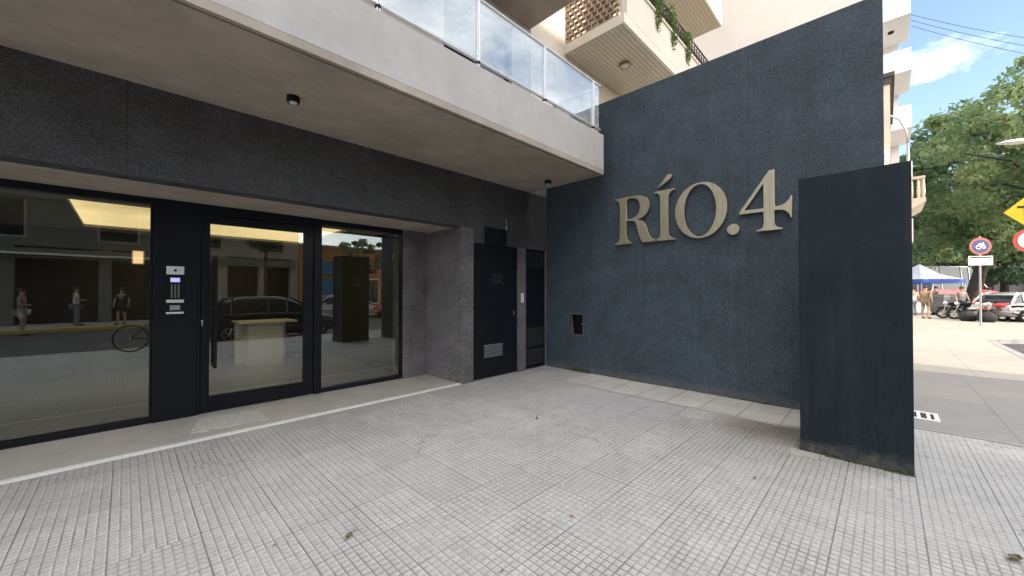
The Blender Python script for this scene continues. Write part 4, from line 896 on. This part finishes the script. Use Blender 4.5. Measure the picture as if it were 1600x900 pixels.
for t, hw_, zu, zd in ((-.05, .04, .03, .03), (.1, .09, .07, .05), (.4, .15, .09, .05), (.7, .12, .06, .03), (.95, .05, .02, .015)):
    c = Vector((x2, y2, 5.60 - t * .10)) + dv * L_ * t; rings.append([tuple(c + nv*hw_*math.cos(a) + Vector((0, 0, (zu if math.sin(a) > 0 else zd) * math.sin(a)))) for a in [2*math.pi*k/12 for k in range(12)]])
MB().loft(rings).build('lamp_head', 'whiteplastic', sl, smooth=True)
MB().tube([(x2, y2, 5.67), (x2, y2, 5.80)], .05, 10).build('photocell', 'iron', sl)
# cables
def cable(p, q, sag, r=.012, label=None):
    p, q = Vector(p), Vector(q); pts = [p.lerp(q, k / 16) - Vector((0, 0, sag * 4 * (k/16) * (1 - k/16))) for k in range(17)]
    return tag(MB().tube(pts, r, 6).build('overhead_cable', 'rubber'), label, 'cable', 'overhead cables over the street')
x, y = at(1403, 19); x2, y2 = at(1700, 22)
cable((27.3, -.9, 8.9), (44, -9, 10), .6, .012, 'thin dark cable from the white building into the tree crown')
for k, lb in enumerate(('uppermost of the thin cables crossing the open sky', 'middle one of the thin cables crossing the open sky', 'lowest of the thin cables crossing the open sky')):
    cable((27.3, -1.0, 15.3 - k * .28), (33, -9.5, 12.2 - k * .5), .35, .010, lb)

# drain grate
dg = thing('drain_grate', 'small pale drain grate in the grey pavement just right of the dark pillar', 'drain grate', (6.75, .1, 0))
MB().box(6.55, 6.95, -.44, -.40, .003, .016).box(6.55, 6.95, .28, .32, .003, .016).box(6.55, 6.60, -.40, .28, .003, .016).box(6.90, 6.95, -.40, .28, .003, .016).build('frame', 'white', dg)
MB().quad((6.60, -.40, .0065), (6.90, -.40, .0065), (6.90, .28, .0065), (6.60, .28, .0065)).build('pit', 'shopdark', dg)
m = MB()
for k in range(8): y = -.37 + k * .082; m.box(6.60, 6.90, y, y + .03, .008, .015)
m.build('bars', 'white', dg)
# litter leaves
def leaf(px, py, s, rz, mat, lb):
    m = MB(); n = 7
    for k in range(n - 1):
        a0, a1 = k / (n - 1), (k + 1) / (n - 1)
        w0, w1 = [.32 * math.sin(math.pi * a) ** .8 for a in (a0, a1)]
        z0_, z1_ = [.012 + .16 * s * abs(a - .45) for a in (a0, a1)]
        for sd in (-1, 1):
            m.quad((s*(a0-.5), 0, z0_), (s*(a1-.5), 0, z1_), (s*(a1-.5), sd*s*w1, z1_ + s*.16), (s*(a0-.5), sd*s*w0, z0_ + s*.16))
    m.tube([(-.5*s, 0, .012 + .07*s), (-.85*s, .1*s, .01)], .0015, 5)
    o = m.build('fallen_leaf', mat, recalc=False); o.location = (px, py, 0); o.rotation_euler.z = rz; tag(o, lb, 'leaf', 'dry leaves fallen on the tiles')
def gp(u, v): D = 891 / (v - 456); return at(u, D)
for u, v, s, rz, mat, lb in ((547, 838, .09, .6, 'brownleaf', 'curled brown green leaf on the tiles in the lower middle'), (893, 807, .05, 2, 'redleaf', 'tiny reddish leaf on the tiles below the lettering'),
                             (1580, 874, .13, 2.6, 'brownleaf', 'long dark leaf on the tiles in the bottom right corner'), (839, 654, .08, 1, 'brownleaf', 'dry brown leaf in the middle of the forecourt'),
                             (1178, 748, .05, 0, 'brownleaf', 'small dark leaf left of the dark pillar foot'), (785, 892, .03, 0, 'brownleaf', 'tiny dark crumpled leaf at the bottom edge'), (432, 852, .035, .4, 'brownleaf', 'tiny dark leaf scrap left of the curled leaf'), (757, 650, .04, 2, 'brownleaf', 'small pale leaf scrap on the far tiles')):
    x, y = gp(u, v); leaf(x, y, s * .62, rz, mat, lb)
# weeds along the wall base
rng = random.Random(9)
m = MB()
for k in range(900):
    y = rng.choice([rng.gauss(4.1, .15), rng.gauss(3.0, .3), rng.uniform(.4, 4.8), rng.gauss(1.2, .3)])
    if not .2 < y < 4.85: continue
    x = 5.992 - abs(rng.gauss(0, .012)); hgt = rng.uniform(.01, .035) * (2.2 if abs(y - 4.1) < .25 else 1); a = rng.uniform(0, 6.28); dx, dy = math.cos(a) * .004, math.sin(a) * .006; lx, ly = rng.gauss(-.008, .008), rng.gauss(0, .015)
    m.quad((x - dx, y - dy, .005), (x + dx, y + dy, .005), (x + lx, y + ly, .005 + hgt))
for k in range(500):
    t = rng.random()
    x, y = (4.485 - abs(rng.gauss(0, .01)), -.16 + .75 * t) if rng.random() < .7 else (4.49 + .8 * t, .592 + abs(rng.gauss(0, .01)))
    hgt = rng.uniform(.006, .02); a = rng.uniform(0, 6.28); dx, dy = math.cos(a) * .004, math.sin(a) * .004
    m.quad((x - dx, y - dy, .005), (x + dx, y + dy, .005), (x + rng.gauss(0, .01), y + rng.gauss(0, .01), .005 + hgt))
tag(m.build('weeds', 'grass', recalc=False), 'tiny weeds growing in the crack at the foot of the granite walls', 'weeds', kind='stuff')

m = MB(); rng = random.Random(21)
for k in range(150):
    e = rng.random()
    if e < .5: x, y = 5.97 - abs(rng.gauss(0, .05)), rng.uniform(.2, 4.8)
    elif e < .75: x, y = rng.uniform(4.1, 5.9), 4.89 - abs(rng.gauss(0, .04))
    elif e < .85: x, y = 4.46 - abs(rng.gauss(0, .05)), rng.uniform(-.2, .7)
    else: x, y = rng.uniform(-1, 6), rng.uniform(.3, 4.8)
    q = rng.uniform(.004, .014); a = rng.uniform(0, 6.28); c_, s_ = math.cos(a) * q, math.sin(a) * q
    m.quad((x - c_, y - s_, .012), (x + s_ * .5, y - c_ * .5, .014), (x + c_, y + s_, .018), (x - s_ * .5, y + c_ * .5, .013))
tag(m.build('litter_specks', 'brownleaf', recalc=False), 'tiny dry scraps and dust gathered along the foot of the walls', 'litter', kind='stuff')

# ---------------------------------------------------------------- trees
def tree(label, loc, H_, rad, zc, rz_, nclump, nleaf, size, seed, mat='leaf', tr=.4, lean=(0, 0), clear=None):
    rng = random.Random(seed); t = thing('street_tree', label, 'tree', loc, 'trees along the street and the square')
    x, y, _ = loc; tp = Vector((x + lean[0], y + lean[1], zc - rz_ * .55)); m = MB()
    m.tube([(x, y, -.1), (x + lean[0]*.2, y + lean[1]*.2, tp.z*.25), (x + lean[0]*.6, y + lean[1]*.6, tp.z*.65), tuple(tp)], [tr*1.35, tr, tr*.85, tr*.7], 12)
    cl = []
    for k in range(nclump):
        while True:
            p = Vector((rng.uniform(-1, 1), rng.uniform(-1, 1), rng.uniform(-1, 1)))
            if .35 < p.length < 1: break
        p *= rng.uniform(.85, 1.08)
        cl.append(Vector((x + lean[0] + p.x * rad, y + lean[1] + p.y * rad, zc + p.z * rz_)))
    for k, c in enumerate(cl[:14]):
        md = tp.lerp(c, .5) + Vector((rng.uniform(-.6, .6), rng.uniform(-.6, .6), .4)); m.tube([tuple(tp - Vector((0, 0, .4))), tuple(md), tuple(c)], [tr*.42, tr*.22, tr*.06], 7)
    m.build('trunk', 'bark', t, smooth=True)
    m = MB()
    for c in cl:
        r_ = rad * rng.uniform(.10, .22); leaves(m, c, (r_, r_, r_ * .62), int(nleaf / nclump * rng.uniform(.6, 1.4)), size, rng)
    m.build('crown', mat, t, recalc=False)
    return t
x, y = at(1515, 30.5); tree('large leafy tree with a thick dark trunk behind the round road sign', (x, y, 0), 17, 8.2, 9.8, 6.2, 170, 26000, .24, 1, tr=.42, lean=(1.3, -1.4))
x, y = at(1655, 21); tree('tall bright tree whose crown enters at the right edge', (x, y, 0), 15, 5.6, 9.9, 5.0, 120, 20000, .17, 2, tr=.3)
x, y = at(1432, 42); tree('smaller tree just right of the pillar above the white tent', (x, y, 0), 10, 6, 8.5, 5.5, 60, 9000, .22, 3, tr=.3)
x, y = at(1490, 52); tree('dark spreading tree far behind the red vehicle', (x, y, 0), 12, 9, 8.5, 6.5, 80, 11000, .3, 4, 'leafd', tr=.4)
x, y = at(1570, 50); tree('dark dense tree far behind the parked motorcycles', (x, y, 0), 12, 10, 9.5, 7.5, 80, 11000, .3, 5, 'leafd', tr=.4)
x, y = at(1640, 44); tree('dark tree far away beyond the right edge', (x, y, 0), 12, 9, 10, 8, 80, 9000, .3, 6, 'leafd', tr=.4)
tree('small street tree on the far pavement, mirrored in the right window', (11.2, -13.2, 0), 5, 1.9, 3.9, 1.3, 36, 5000, .08, 8, tr=.11)
tree('slim street tree on the far pavement, mirrored in the entrance door', (5.6, -13.2, 0), 7, 1.6, 4.9, 1.4, 30, 4000, .08, 11, tr=.10)
# distant buildings closing the square
db = thing('distant_building', 'long low grey building far beyond the trees at the end of the square', 'building', (110, -10, 0))
B(95, 100, -90, 30, 0, 7).build('wall', 'greyrender', db)
for k in range(14): B(94.9, 94.99, -60 + k * 6, -57 + k * 6, 1, 5).build('window', 'darkglass', db)
